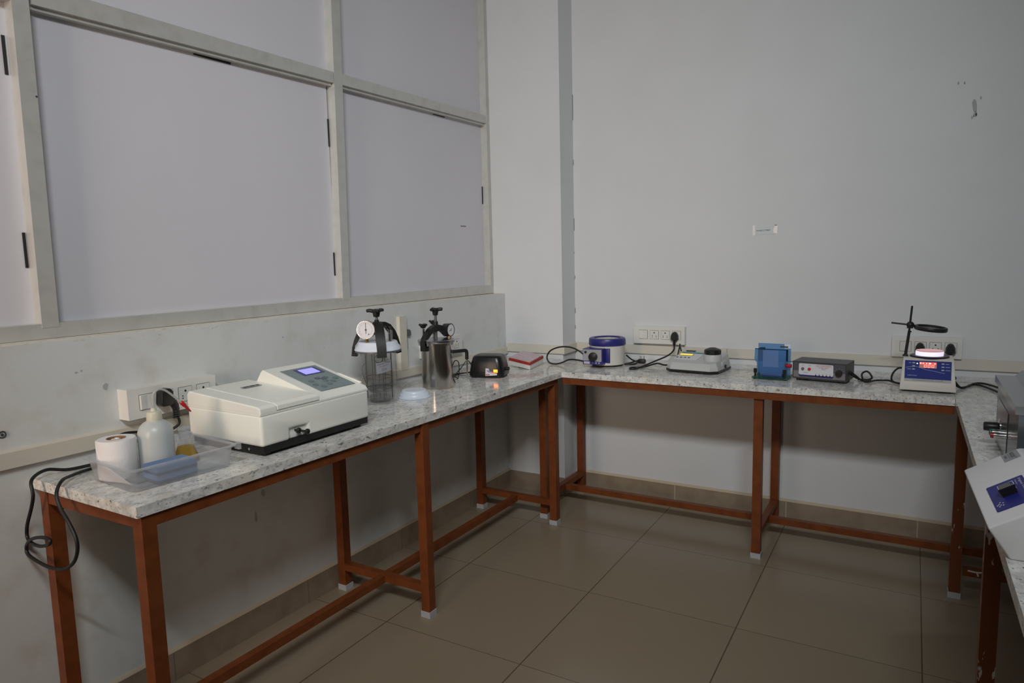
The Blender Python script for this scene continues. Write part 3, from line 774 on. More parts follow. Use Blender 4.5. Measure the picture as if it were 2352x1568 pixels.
# dial gauge facing the room
gc = Vector((-.002,-.062,.305)); ga = Vector((.46,-.86,.04)).normalized()
o = MB().lathe([(0,-.020),(.034,-.020),(.037,-.016),(.0375,.004),(.0385,.008),(.0365,.010),(.0345,.010),(.0345,.006),(0,.006)], gc, ga, 48).build('gauge', 'chrome', t)
MB().lathe([(0,.0062),(.0342,.0062),(.0342,.0072),(0,.0072)], gc, ga, 48).build('dial', 'dial', o)
gu = Vector((0,0,1)).cross(ga).normalized(); gv = ga.cross(gu)
g = MB()
for k in range(28):
    q = math.radians(-45 + 270*k/27); L_ = .005 if k % 3 == 0 else .003
    e = gu*math.cos(q) + gv*math.sin(q)
    tang = ga.cross(e)
    g.slab(gc + ga*.0073 + e*(.028-L_) - tang*.0004, tang, e, .0008, L_, .0002)
g.build('scale_mark', 'dark', o)
g = MB(); g.slab(gc + ga*.0076 - gu*.0009 - gv*.016, gu, gv, .0018, .044, .0008); g.cyl(gc+ga*.0074, gc+ga*.0092, .0035, seg=16)
g.slab(gc + ga*.0076 + gu*.009 - gv*.020, gu, gv, .004, .004, .0006)
g.build('needle', 'dark', o)
MB().cyl(gc + Vector((0,0,-.034)), gc + Vector((0,.002,-.054)), .008, seg=6).build('gauge_fitting', 'brass', o)
MB().cyl((.050,.018,.250),(.050,.018,.300),.006).cyl((.050,.018,.300),(.050,.018,.312),.009,seg=8).cyl((.062,.004,.250),(.062,.004,.282),.007).cyl((.035,.045,.25),(.035,.045,.295),.0055).build('valve', 'chrome', t)
# wire carrier and dish stack inside
g = MB()
for k in range(8):
    th = k*2*PI/8 + .25
    g.cyl((.055*math.cos(th), .055*math.sin(th), .012), (.055*math.cos(th), .055*math.sin(th), .205), .0014, seg=6)
for z in (.060, .105): g.torus((0,0,z), .055, .0013, seg=32, rs=6)
g.tube([(0,0,.012),(0,0,.150),(.003,0,.160)], .0016, 6, 2); g.torus((0,0,.178), .016, .0016, (.5,-.86,0), 24, 6)
g.tube([(-.030,-.046,.08),(-.040,-.058,.138),(-.030,-.052,.165)], .0012, 6, 3)
g.build('wire_carrier', 'wire', t)
for z in (.011, .045, .079):
    MB().lathe([(0,z),(.042,z),(.043,z+.002),(.043,z+.015),(.0418,z+.015),(.0418,z+.002),(0,z+.0025)], seg=40).build('petri_dish', 'glass', t)
o = MB()
# paper label wrapped on the jar wall, facing the camera side
lab = []
for (z) in (.132, .176):
    lab.append([((R+.0006)*math.cos(th), (R+.0006)*math.sin(th), z + (th+.55)*.014) for th in [(-.98 + .085*i) for i in range(11)]])
bm = MB(); A = [bm.bm.verts.new(p) for p in lab[0]]; B = [bm.bm.verts.new(p) for p in lab[1]]
for i in range(10): bm.bm.faces.new([A[i],A[i+1],B[i+1],B[i]])
M['jlabel'] = clear('thin_label', (.55,.57,.62), (.62,.63,.70), .55, .3)
lo_ = bm.build('label', 'jlabel', t); bm = None
def curved_text(txt, z, h, w_, par, th0=-.555):
    q = lettering('print', txt, (0,0,0), (1,0,0), (0,0,1), h, 'dark', par, w_, 'CENTER', 0)
    for vt_ in q.data.vertices:
        a_ = th0 + vt_.co.x/R; zz = vt_.co.z
        vt_.co = Vector(((R+.0012)*math.cos(a_), (R+.0012)*math.sin(a_), z + zz + (a_+.55)*.014))
curved_text('ANAEROBIC CULTURE', .166, .0065, .056, lo_)
curved_text('JAR CAPACITY', .156, .0055, .040, lo_)
curved_text('3.5 Ltr', .141, .010, .021, lo_)
# spare lid on the bench
t = tag(MB().lathe([(0,.0005),(.070,.0005),(.070,.004),(.064,.008),(.062,.016),(.058,.020),(.055,.021),(.053,.028),(.050,.031),(0,.0325)], seg=60).build('jar_lid', 'lid'), 'round white lid lying on the worktop between the two jars', 'lid')
t.location = (.268,-1.388,H)

# ------------------------------------------------------------------ steel jar
t = thing('pressure_jar', 'stainless steel pressure jar with black clamp, gauge and hose outlet', 'jar', (.230,-1.168,H), 0)
R = .0695
MB().lathe([(0,0),(R-.004,0),(R,.004),(R,.196),(R+.012,.198),(R+.012,.208),(R-.004,.208),(R-.004,.008),(0,.008)], seg=72).build('vessel', 'steel', t)
MB().lathe([(0,.2085),(R+.013,.2085),(R+.0145,.211),(R+.0145,.219),(R+.012,.222),(0,.224)], seg=72).build('lid', 'brush', t)
MB().cyl((0,0,.224),(0,0,.345),.0062).build('clamp_screw', 'grey', t)
def strap(th):
    c, s_ = math.cos(th), math.sin(th)
    outer = [(0,.288),(.022,.284),(.050,.268),(.072,.246),(.084,.232),(.0905,.215),(.0905,.176),(.056,.174)]
    inner_ = [(0,.264),(.020,.262),(.042,.248),(.058,.234),(.0672,.2265),(.0860,.2235),(.0860,.1930),(.072,.1935)]
    bm = MB(); wd = .0135; perp = Vector((-s_, c, 0))*wd; N = len(outer)
    def P(q, sg): return Vector((q[0]*c, q[0]*s_, q[1])) + perp*sg
    oL = [bm.bm.verts.new(P(q,-1)) for q in outer]; oR = [bm.bm.verts.new(P(q,1)) for q in outer]
    iL = [bm.bm.verts.new(P(q,-1)) for q in inner_]; iR = [bm.bm.verts.new(P(q,1)) for q in inner_]
    for i in range(N-1):
        bm.bm.faces.new([oL[i],oL[i+1],oR[i+1],oR[i]]); bm.bm.faces.new([iR[i],iR[i+1],iL[i+1],iL[i]])
        bm.bm.faces.new([iL[i],iL[i+1],oL[i+1],oL[i]]); bm.bm.faces.new([oR[i],oR[i+1],iR[i+1],iR[i]])
    bm.bm.faces.new([oL[0],oR[0],iR[0],iL[0]]); bm.bm.faces.new([oR[-1],oL[-1],iL[-1],iR[-1]])
    bmesh.ops.recalc_face_normals(bm.bm, faces=bm.bm.faces[:])
    return bm
for th in (-1.68, PI-1.68): strap(th).build('clamp_arm', 'bmetal', t, ang=50)
MB().cyl((0,0,.258),(0,0,.302),.014,.010).build('clamp_hub', 'bmetal', t)
hd = MB().lathe([(0,.330),(.011,.330),(.014,.346),(.0145,.356),(0,.356)])
for k in range(3):
    th = k*2*PI/3 + .55
    hd.tube([Vector((.006*math.cos(th), .006*math.sin(th), .354)), Vector((.022*math.cos(th), .022*math.sin(th), .357)), Vector((.033*math.cos(th), .033*math.sin(th), .356))], [.009,.0088,.0085,.0082,.008,.0078,.0075,.007,.0065], 10, 4)
hd.ball((0,0,.356), .017, .45); hd.build('hand_knob', 'black', t)
gc = Vector((.026,.056,.259)); ga = Vector((.99,-.02,.02)).normalized()
o = MB().lathe([(0,-.020),(.026,-.020),(.029,-.016),(.0295,.014),(.0300,.017),(.028,.0185),(.0268,.0185),(.0268,.015),(0,.015)], gc, ga, 44).build('gauge', 'black', t)
MB().lathe([(0,.0152),(.0266,.0152),(.0266,.0162),(0,.0162)], gc, ga, 40).build('dial', 'dial', o)
gu = Vector((0,0,1)).cross(ga).normalized(); gv = ga.cross(gu)
MB().slab(gc + ga*.0165 - gu*.011 - gv*.006, (gu*.8+gv*.5).normalized(), (gv*.8-gu*.5).normalized(), .024, .002, .0006).cyl(gc+ga*.0163, gc+ga*.018, .004, seg=14).build('needle', 'plate', o)
MB().cyl(gc + Vector((.006,0,-.027)), (gc.x+.006, gc.y, .223), .0085, seg=6).build('gauge_fitting', 'brass', o)
def valve(x, y, z1, zk):
    o = MB().cyl((x,y,.222),(x,y,z1),.0065).cyl((x,y,z1),(x,y,zk),.003,seg=10).build('valve_stem', 'chrome', t)
    k = MB().lathe([(0,zk),(.008,zk),(.013,zk+.005),(.013,zk+.012),(0,zk+.012)], (x,y,0))
    for i in range(4):
        th = i*PI/2 + .3; k.ball((x+.014*math.cos(th), y+.014*math.sin(th), zk+.0150), .0068, .8, 12)
    k.lathe([(0,zk+.009),(.0155,zk+.009),(.0165,zk+.018),(0,zk+.020)], (x,y,0)); k.build('valve_knob', 'black', o)
valve(-.034,-.049,.272,.275); valve(-.040,.034,.268,.284)
MB().cyl((.046,.046,.160),(.060,.064,.160),.005).build('outlet_pipe', 'chrome', t)
MB().tube([(.050,.051,.160),(.060,.064,.160),(.079,.104,.160),(.083,.113,.158),(.085,.116,.150),(.085,.116,.118)], .0082, 14, 4).build('hose_elbow', 'black', t)
MB().cyl((.085,.116,.120),(.085,.116,.040),.004,.0035).build('hose_pipe', 'chrome', t)

# ------------------------------------------------------------------ black heating block
t = thing('heating_block', 'glossy black heater with amber digits on the left worktop', 'heater', (.285,-.812,H), .30)
bm = loft([ring(.088,.072,.008,.030,7), ring(.090,.074,.014,.032,7), ring(.088,.073,.030,.032,7), ring(.080,.066,.075,.030,7), ring(.074,.060,.096,.028,7), ring(.069,.056,.104,.026,7), ring(.062,.050,.107,.022,7)])
o = bm.build('casing', 'bbox', t, ang=60)
loft([ring(.080,.064,0,.028,7), ring(.084,.068,.009,.030,7)]).build('foot', 'stone', t)
bm.bm = None
yf = lambda z: -.074 + .0004 - (0 if z < .02 else 0)
def front(x, z): return Vector((x, -.0748 + max(0, z-.018)*.16, z))
uf = Vector((1,0,0)); vf = Vector((0,.16,1)).normalized()
dx, dz = .011, -.006
def sh(P): return [(a_+dx, b_+dz) for a_, b_ in P]
l = MB().prism(sh([(-.012,.018),(.046,.022),(.047,.030),(.028,.032),(.022,.036),(.010,.040),(.006,.054),(-.010,.056)]), 'y', -.0762, -.0730).build('front_label', 'label', t)
MB().prism(sh([(-.006,.045),(.006,.047),(.010,.038),(.022,.034),(.020,.032),(.004,.036)]), 'y', -.0768, -.0760).build('label_swoosh', 'lblue', l)
MB().prism(sh([(-.010,.021),(.010,.022),(.010,.028),(-.010,.027)]), 'y', -.0768, -.0760).build('label_badge', 'lred', l)
def seg7(bm, x, y, z, w_, h, th, mask='abcdef'):
    S7 = {'a': (0,h-th,w_,h), 'd': (0,0,w_,th), 'g': (0,h/2-th/2,w_,h/2+th/2), 'f': (0,h/2,th,h), 'b': (w_-th,h/2,w_,h), 'e': (0,0,th,h/2), 'c': (w_-th,0,w_,h/2)}
    for k in mask:
        a_, b_, c_, d_ = S7[k]; bm.box(x+a_, x+c_, y-.0006, y+.004, z+b_, z+d_)
g1_ = MB(); seg7(g1_, .0300+dx, -.0771, .036+dz, .0085, .013, .0026, 'abcdefg'); seg7(g1_, .0405+dx, -.0771, .036+dz, .0085, .013, .0026, 'abcdef')
g1_.build('digits', 'ledo', t)
MB().box(.019+dx,.024+dx,-.0777,-.072,.034+dz,.039+dz).build('indicator', 'ledr', t)
MB().cyl((.086,-.010,.040),(.104,-.012,.040),.009,.0085,16).build('side_knob', 'black', t)
# thin leads behind it
c = thing('thin_leads', 'thin tangled black leads between the steel jar and the heater', 'cord', (0,0,0))
MB().tube([(.250,-1.06,.8055),(.225,-1.052,.85),(.235,-1.04,.902),(.245,-1.02,.895),(.232,-1.0,.845),(.20,-.965,.8055),(.165,-.935,.8055),(.152,-.975,.8055),(.20,-1.0,.8055)], .0022, 8, 6).build('lead', 'cable', c)
MB().tube([(.20,-1.0,.8055),(.16,-.955,.8056),(.185,-.92,.845),(.205,-.895,.883),(.214,-.874,.868),(.212,-.862,.842),(.208,-.852,.832)], .0022, 8, 6).build('lead', 'cable', c)
MB().tube([(.185,-1.03,.8055),(.14,-.95,.8055),(.13,-.88,.8055),(.16,-.845,.812),(.196,-.835,.820)], .0024, 8, 6).build('lead', 'cable', c)
MB().tube([(.17,-.99,.8055),(.115,-.89,.8055),(.12,-.83,.8055),(.19,-.82,.812)], .003, 8, 6).build('lead', 'cable', c)

# ------------------------------------------------------------------ tilted sample box
F = Vector((.383,-.573,.8008)); Lp = Vector((.2385,-.546,.8165)); Rp = Vector((.376,-.410,.8165))
eu = (Lp-F); ev = (Rp-F); en = ev.cross(eu).normalized()
t = thing('sample_box', 'white sample box with red rim and speckled pink lid, leaning in the corner', 'box', tuple(F))
def pbox(n0, n1, ins=0):
    a0, a1 = ins, 1-ins
    p = [eu*a0+ev*a0, eu*a0+ev*a1, eu*a1+ev*a1, eu*a1+ev*a0]
    lo = [q + en*n0 for q in p]; hi = [q + en*n1 for q in p]
    return MB().hexa(lo + hi, .0015)
pbox(0, .022, .006).build('base', 'white', t)
pbox(.0222, .036).build('rim', 'rim', t)
pbox(.0362, .0405, .03).build('lid', 'pink', t)
MB().hexa([eu*.80+ev*.80+Vector((0,0,0)), eu*.80+ev*.98, eu*.98+ev*.98, eu*.98+ev*.80, *(eu*a_+ev*b_+en*.002 for a_, b_ in ((.80,.80),(.80,.98),(.98,.98),(.98,.80)))]).build('bottom_foot', 'white', t)
# wedge under its back edge
c = (eu+ev)*.93 + F
tag(MB().box(c.x-.02, c.x+.02, c.y-.02, c.y+.02, H, c.z-.006, .002).build('support_block', 'grey'), 'small dark block hidden under the back of the leaning sample box', 'block')

# ------------------------------------------------------------------ heating mantle
t = thing('heating_mantle', 'round cream heating mantle with navy ring and control box', 'heating mantle', (.690,-.272,H), .06)
R = .093
MB().lathe([(0,.010),(R-.002,.010),(R,.014),(R,.106),(R+.002,.110),(0,.110)], seg=64).build('body', 'mbody', t)
MB().lathe([(.066,.1105),(R+.003,.1105),(R+.005,.114),(R+.004,.138),(R+.001,.146),(R-.006,.149),(.074,.149),(.069,.145)], closed=True, seg=64).build('top_ring', 'blue', t)
MB().lathe([(.0655,.1105),(.068,.141),(.060,.136),(.050,.128),(.030,.120),(0,.117)], seg=48).build('fibre_lining', 'wool', t)
g = MB()
for k in range(4):
    th = k*PI/2 + .6; g.cyl((.070*math.cos(th), .070*math.sin(th), 0), (.070*math.cos(th), .070*math.sin(th), .012), .012)
g.lathe([(0,.004),(.082,.004),(.082,.011),(0,.011)]); g.build('foot', 'stone', t)
cbx = MB().box(-.086, .020, -.138, -.050, .020, .102, .003).build('control_box', 'blue', t)
MB().prism([(.016,.024),(.044,.024),(.044,.100),(.016,.100)], 'y', -.0915, -.070, .002).build('mounting_flange', 'blue', cbx)
MB().prism([(-.084,.040),(-.055,.041),(-.040,.042),(-.020,.038),(.012,.036),(.016,.040),(.016,.099),(-.084,.099)], 'y', -.1395, -.1375).build('face_panel', 'mface', cbx)
MB().lathe([(0,0),(.021,0),(.0235,.003),(.022,.016),(.019,.018),(0,.018)], (-.028,-.1395,.062), (0,-1,0), 32).build('dial_knob', 'black', cbx)
MB().lathe([(0,0),(.0065,0),(.006,.005),(0,.006)], (-.070,-.1395,.085), (0,-1,0), 20).build('indicator_lamp', 'black', cbx)
MB().box(-.080,-.048,-.1396,-.1385,.024,.036).build('maker_plate', 'label', cbx)
g = MB()
for z in (.0275, .0325): g.box(-.079,-.049,-.1400,-.1396,z,z+.0014)
g.box(-.033,-.026,-.1393,-.1385,.027,.0285).box(-.030,-.027,-.1393,-.1385,.0285,.032); g.build('print', 'dark', cbx)
g = MB()
for x in (-.018,-.013,-.002,.003): g.box(x,x+.004,-.1390,-.1378,.026,.033)
g.cyl((-.030,-.139,.030),(-.030,-.1378,.030),.003,seg=10)
g.build('panel_mark', 'ccgrey', cbx)
c = thing('power_cord', 'black cord looping out left of the heating mantle box', 'cord', (0,0,0))
MB().tube([(.612,-.378,.856),(.575,-.38,.883),(.524,-.38,.901),(.46,-.38,.899),(.405,-.38,.877),(.383,-.38,.842),(.397,-.38,.812),(.432,-.375,.8055),(.471,-.37,.815),(.51,-.37,.832),(.561,-.375,.834),(.614,-.38,.827)], .0042, 10, 6).build('cord', 'cable', c)
c = thing('power_cord', 'coiled black cord and loose upturned plug right of the heating mantle', 'cord', (0,0,0))
MB().tube([(.775,-.215,.850),(.800,-.20,.825),(.828,-.19,.810),(.820,-.23,.8055),(.780,-.245,.8055),(.790,-.20,.8055),(.812,-.16,.812),(.838,-.150,.816)], .0042, 10, 6).build('cord', 'cable', c)
p = MB().prism([(.822,.8005),(.858,.8005),(.862,.812),(.856,.824),(.824,.824),(.818,.812)], 'y', -.168, -.140, .004)
p.build('plug', 'black', c)
g = MB()
for x, y in ((.829,-.150),(.851,-.150),(.840,-.162)): g.cyl((x,y,.823),(x,y,.840),.0026,seg=10)
g.build('pin', 'chrome', c)

# ------------------------------------------------------------------ colorimeter
t = thing('colorimeter', 'light grey bench colorimeter with yellow screen and black cap', 'colorimeter', (1.172,-.262,H), -.095)
hx, hy = .130, .112
def cring(w_, l0, l1, z, ch):
    # chamfered rectangle, y from l0 to l1
    return [(-w_+ch,l0,z),(w_-ch,l0,z),(w_,l0+ch,z),(w_,l1-ch*.3,z),(w_-ch*.3,l1,z),(-w_+ch*.3,l1,z),(-w_,l1-ch*.3,z),(-w_,l0+ch,z)]
loft([cring(hx+.002,-hy-.002,hy,.004,.030), cring(hx+.003,-hy-.003,hy,.014,.030)]).build('base_rim', 'black', t)
rg = [cring(hx,-hy,hy,.0145,.030), cring(hx-.001,-hy+.002,hy,.034,.028), ]
bm = loft([cring(hx,-hy,hy,.0145,.030), cring(hx-.002,-hy+.002,hy-.001,.032,.028)], (True, False))
V = [v for v in bm.bm.verts][8:]
top = [(x*.93, (-hy+.014) if y < 0 else hy-.004, .042 if y < 0 else .078) for (x, y, z) in cring(hx,-hy,hy,0,.028)]
top = []
for (x, y, z) in cring(hx-.014, -hy+.016, hy-.006, 0, .022):
    top.append(bm.bm.verts.new((x, y, .045 + (y+hy)*(.036/(2*hy)))))
for i in range(8): bm.bm.faces.new([V[i], V[(i+1)%8], top[(i+1)%8], top[i]])
bm.bm.faces.new(top)
bm.build('casing', 'coly', t, ang=20)
vz = Vector((0, 1, .036/(2*hy))).normalized(); ux = Vector((1,0,0))
def cz(y): return .045 + (y+hy)*(.036/(2*hy))
o = MB().slab((-.110,-.045,cz(-.045)+.0002), ux, vz, .118, .118, .0012).build('face_label', 'label', t)
MB().slab((-.108,.056,cz(.056)+.0016), ux, vz, .116, .019, .0006).build('teal_stripe', 'teal', o)
s_ = MB().slab((-.106,.018,cz(.018)+.0016), ux, vz, .070, .026, .0006).build('screen_bezel', 'dark', o)
MB().slab((-.104,.021,cz(.021)+.0024), ux, vz, .065, .020, .0006).build('screen', 'yel', s_)
for k in range(4):
    y = -.022
    MB().slab((-.107+.020*k,y,cz(y)+.0016), ux, vz, .011, .012, .0010, .004).build('button', 'btn', o)
MB().lathe([(0,.040),(.044,.046),(.041,.080),(.039,.086),(0,.087)], (.078,-.010,0), seg=40).build('cell_housing', 'coly', t)
MB().lathe([(0,.087),(.039,.0872),(.041,.090),(.041,.106),(.038,.110),(.015,.119),(0,.119)], (.078,-.010,0), seg=12).build('cell_cap', 'black', t, ang=25)
MB().box(-.098,-.050,hy-.020,hy-.002,.074,.082,.002).build('rear_socket', 'black', t)
MB().lathe([(0,0),(.008,0),(.008,.010),(0,.010)], (hx-.004,.020,.026), (1,0,0), 14).build('side_switch', 'black', t)
MB().prism([(-.02,.018),(-.02,.05),(.075,.060),(.082,.018)], 'x', hx-.008, hx-.0005, .003).build('side_panel', 'coly', t)
c = thing('power_cord', 'black cord with plug running from far wall socket to the grey colorimeter', 'cord', (0,0,0))
plug(c, (.985,-.033,.939), (0,-1,0))
MB().tube([(.985,-.049,.892),(.987,-.055,.872),(.979,-.085,.852),(.962,-.14,.838),(.935,-.20,.826),(.905,-.26,.812),(.888,-.315,.8055),(.885,-.375,.8055),(.862,-.385,.8055),(.848,-.345,.8055),(.880,-.32,.8055),(.920,-.335,.812),(.960,-.265,.822),(1.0,-.275,.818),(1.045,-.29,.822)], .0042, 10, 6).build('cord', 'cable', c)
MB().tube([(1.045,-.19,.850),(1.030,-.12,.868),(1.018,-.055,.893),(1.016,-.048,.898),(1.022,-.06,.885),(1.050,-.135,.876)], .0036, 8, 5).build('cord', 'cable', c)

# ------------------------------------------------------------------ gel tank
t = thing('gel_tank', 'blue acrylic gel electrophoresis stand with black posts', 'gel tank', (1.540,-.345,H), -.04)
b_ = MB().box(-.076,.078,-.072,.055,.004,.011,.001).build('base_plate', 'gelg', t)
g = MB()
for x in (-.066,.068):
    for y in (-.060,.045): g.cyl((x,y,0),(x,y,.004),.006,seg=12)
g.build('foot', 'black', b_)
for x in (-.064,.063):
    MB().cyl((x,-.058,.011),(x,-.058,.030),.0045,.0045,14).cyl((x,-.058,.028),(x,-.058,.048),.0075,.008,8).build('post', 'black', t)
MB().box(-.070,.074,.020,.0235,.011,.156,.0005).build('back_plate', 'gelb', t)
MB().prism([(-.044,.017),(.046,.017),(.058,.050),(.060,.076),(.070,.084),(.074,.094),(.074,.137),(-.070,.137),(-.072,.090),(-.066,.078),(-.060,.074),(-.058,.050)], 'y', -.044, -.040).build('front_plate', 'gelb', t)
MB().box(-.070,.074,-.0445,-.0395,.1355,.1385).build('top_edge', 'geld', t)
MB().box(.066,.0742,-.0445,-.0395,.086,.1385).build('side_edge', 'geld', t)
MB().box(-.058,-.038,-.038,.018,.080,.138).build('side_block', 'geld', t)
MB().box(-.034,.034,-.0465,-.0445,.055,.132,.0005).build('glass_plate', 'gell', t)
MB().box(-.040,.050,-.038,.010,.011,.022).build('blue_bar', 'gelbar', t)
MB().box(-.062,-.058,-.040,.019,.011,.080).box(.058,.062,-.040,.019,.011,.080).build('side_wall', 'gelc', t)
MB().box(.028,.062,.017,.0205,.140,.146).build('tie_bar', 'dark', t)
MB().box(.046,.074,.0195,.0242,.136,.156).build('corner_label', 'lid', t)
MB().cyl((.058,-.010,.061),(.084,-.012,.061),.0075,.0085,16).build('red_terminal', 'red', t)
MB().cyl((-.060,-.020,.095),(-.040,-.022,.095),.010,.010,16).build('black_terminal', 'black', t)

# ------------------------------------------------------------------ power supply
t = thing('power_supply', 'charcoal electrophoresis power supply with white front label', 'power supply', (1.752,-.322,H), -.14)
hx = .112
MB().box(-hx,hx,-.072,.072,.010,.088,.002).build('case', 'psb', t)
g = MB()
for x in (-.09,.09):
    for y in (-.055,.055): g.cyl((x,y,0),(x,y,.011),.009)
g.build('foot', 'stone', t)
f = MB().box(-hx+.004,hx-.004,-.0735,-.070,.017,.084).build('face', 'psf', t)
MB().box(-hx+.0045,hx-.0045,-.0742,-.0732,.0172,.046).build('face_band', 'psl', f)
o = MB().slab((-.084,-.0742,.021), (1,0,0), (0,0,1), .144, .058, .0010, .006).build('navy_label', 'navy', f)
o2 = MB().slab((-.084,-.0752,.0295), (1,0,0), (0,0,1), .144, .0505, .0008, .006).build('white_label', 'label', f)
Y = -.0760
lettering('title', 'ELECTROPHORESIS', (.020,Y,.0700), (1,0,0), (0,0,1), .0068, 'redprint', o2, .062, 'CENTER')
lettering('title', 'POWER SUPPLY', (.020,Y,.0620), (1,0,0), (0,0,1), .0058, 'redprint', o2, .040, 'CENTER')
lettering('title', '(DIGITAL)', (.020,Y,.0560), (1,0,0), (0,0,1), .0042, 'dark', o2, .019, 'CENTER')
lettering('print', 'OUTPUT', (-.055,Y,.0375), (1,0,0), (0,0,1), .0040, 'dark', o2, .019, 'CENTER')
lettering('print', '-VE', (-.067,Y,.0700), (1,0,0), (0,0,1), .0035, 'dark', o2, None, 'CENTER')
lettering('print', '+VE', (-.039,Y,.0700), (1,0,0), (0,0,1), .0035, 'dark', o2, None, 'CENTER')
MB().cyl((-.067,Y,.0565),(-.067,Y-.006,.0565),.0062,.0058,20).build('black_terminal', 'grey', f)
MB().cyl((-.039,Y,.0565),(-.039,Y-.006,.0565),.0065,.0060,20).build('red_terminal', 'red', f)
g = MB()
for k in range(5): g.ball((-.012+.0148*k,Y,.0300), .0032, 1, 12)
g.build('indicator_lamp', 'navy', f)
for k, s_ in enumerate(('50','100','150','200','250')):
    lettering('print', s_, (-.012+.0148*k,Y,.0350), (1,0,0), (0,0,1), .0030, 'dark', o2, None, 'CENTER')
MB().lathe([(0,0),(.0145,0),(.0135,.012),(0,.013)], (.083,-.0742,.046), (0,-1,0), 24).build('dial_knob', 'black', f)
g = MB()
for q in (150,120,90,60,30):
    e = Vector((math.cos(math.radians(q)),0,math.sin(math.radians(q)))); tg = Vector((e.z,0,-e.x))
    g.slab(Vector((.083,-.0738,.046)) + e*.018 - tg*.0006, tg, e, .0012, .004, .0004)
g.build('dial_mark', 'ccgrey', f)
MB().cyl((hx-.001,-.010,.045),(hx+.008,-.010,.045),.006).build('cord_gland', 'black', t)
c = thing('power_cord', 'knotted black cord between the power supply and the colony counter', 'cord', (0,0,0))
MB().tube([(1.866,-.345,.846),(1.885,-.33,.828),(1.905,-.30,.8055),(1.930,-.28,.8055),(1.945,-.26,.814),(1.925,-.25,.838),(1.905,-.27,.828),(1.915,-.31,.8055),(1.928,-.335,.8055),(1.945,-.31,.8055),(1.965,-.28,.8055),(1.99,-.27,.8055),(2.01,-.28,.808),(2.03,-.30,.8055),(2.056,-.325,.8055)], .0040, 10, 6).build('cord', 'cable', c)
MB().tube([(1.866,-.34,.835),(1.89,-.32,.815),(1.92,-.305,.8055),(1.94,-.29,.8055),(1.915,-.275,.8055),(1.892,-.29,.8055)], .0036, 8, 6).build('cord', 'cable', c)
MB().tube([(2.066,-.26,.862),(2.045,-.265,.862),(2.026,-.285,.842),(2.022,-.30,.815),(2.04,-.315,.8055),(2.060,-.325,.8055)], .0040, 8, 6).build('cord', 'cable', c)

# ------------------------------------------------------------------ colony counter
t = thing('colony_counter', 'white colony counter with blue panel, red digits and glowing dish', 'colony counter', (2.152,-.384,H), 0)
hx = .0985
prof = [(-.100,.008),(-.095,.056),(-.058,.128),(-.050,.133),(.080,.133),(.084,.129),(.086,.008)]
prof = [(-.100,.008),(-.100,.036),(-.062,.128),(-.055,.133),(.080,.133),(.084,.129),(.086,.008)]
bm = MB(); n_ = len(prof)
def ccx(z): return hx - .0105*min(1, z/.133)
lo = [bm.bm.verts.new((-ccx(z), y, z)) for y, z in prof]; hi = [bm.bm.verts.new((ccx(z), y, z)) for y, z in prof]
bm.bm.faces.new(lo); bm.bm.faces.new(hi[::-1])
for i in range(n_): bm.bm.faces.new([lo[i], hi[i], hi[(i+1)%n_], lo[(i+1)%n_]])
bmesh.ops.recalc_face_normals(bm.bm, faces=bm.bm.faces[:])
bm._new(set(), .005, 3, 40)
bm.build('case', 'cc', t)
MB().box(-.080,.080,-.085,.075,0,.010).build('foot', 'stone', t)
v = Vector((0,.038,.092)).normalized(); u = Vector((1,0,0)); n = u.cross(v)
def cp(x, s_): return Vector((x,-.100,.036)) + v*s_ + n*.0006
pn = MB().slab(cp(-.0815,.020), u, v, .161, .076, .0008).build('front_panel', 'ccb', t)
MB().slab(cp(-.0820,.0085), u, v, .162, .0112, .0008).build('grey_strip', 'ccgrey', t)
def up(x, s_): return cp(x, s_) + n*.0010
lettering('title', 'MICROPROCESSOR COLONY COUNTER', up(0,.0125), u, v, .0035, 'dark', pn, .106, 'CENTER')
lettering('logo', 'Labtronics', up(-.071,.031), u, v, .0056, 'pale', pn, .033)
dw = MB().slab(up(-.031,.066), u, v, .060, .025, .0008).build('display_window', 'redwin', pn)
g = MB()
q = up(0,0) + n*.0008
def segp(bm, x, s0, w_, h, th):
    for a_, b_, c_, d_ in ((0,h-th,w_,th),(0,0,w_,th),(0,th,th,h-2*th),(w_-th,th,th,h-2*th)):
        bm.slab(q + u*(x+a_+ (b_/h)*.0012) + v*(s0+b_), u, v, c_, d_, .0005)
for x in (-.0155,-.0025,.0105): segp(g, x, .0675, .0100, .0125, .0030)
g.build('digits', 'ledd', dw)
g = MB()
for x, r_ in ((-.0265,.0024),(-.0175,.0019),(-.0055,.0018),(.0040,.0024),(.0080,.0020),(.0225,.0019)): g.ball(q + u*x + v*.0850, r_, 1, 10)
g.build('lit_lamp', 'ledw', dw)
MB().slab(up(-.0300,.0805), u, v, .058, .0085, .0011).build('lit_bar', 'ledr', dw)
MB().ball(up(-.0385,.0835), .0022, 1, 10).build('white_lamp', 'ledw', pn)
for x, s_ in ((-.056,.083),(-.056,.070),(-.056,.057),(.045,.083),(.045,.070),(.045,.057)):
    MB().slab(up(x,s_), u, v, .0105, .0052, .0006, .0024).build('key', 'ykey', pn)
g = MB()
for x, s_, w_ in ((-.068,.0845,.009),(-.073,.0585,.014),(.059,.0845,.012),(.059,.0715,.015),(.059,.0585,.017)): g.slab(up(x,s_), u, v, w_, .0018, .0003)
g.build('print', 'pale', pn)
g = MB(); pts = []
for k in range(15):
    x = -.078 + .135*k/14; s_ = .064 + .0055*math.sin(PI*min(1, k/7)) - .018*max(0, (k-4)/10)**1.1
    pts.append(up(x, s_) + n*.0001)
for a_, b_ in zip(pts, pts[1:]): g.slab(a_, (b_-a_), n.cross(b_-a_), (b_-a_).length, .0018, .0003)
g.build('wave_line', 'wave', pn)
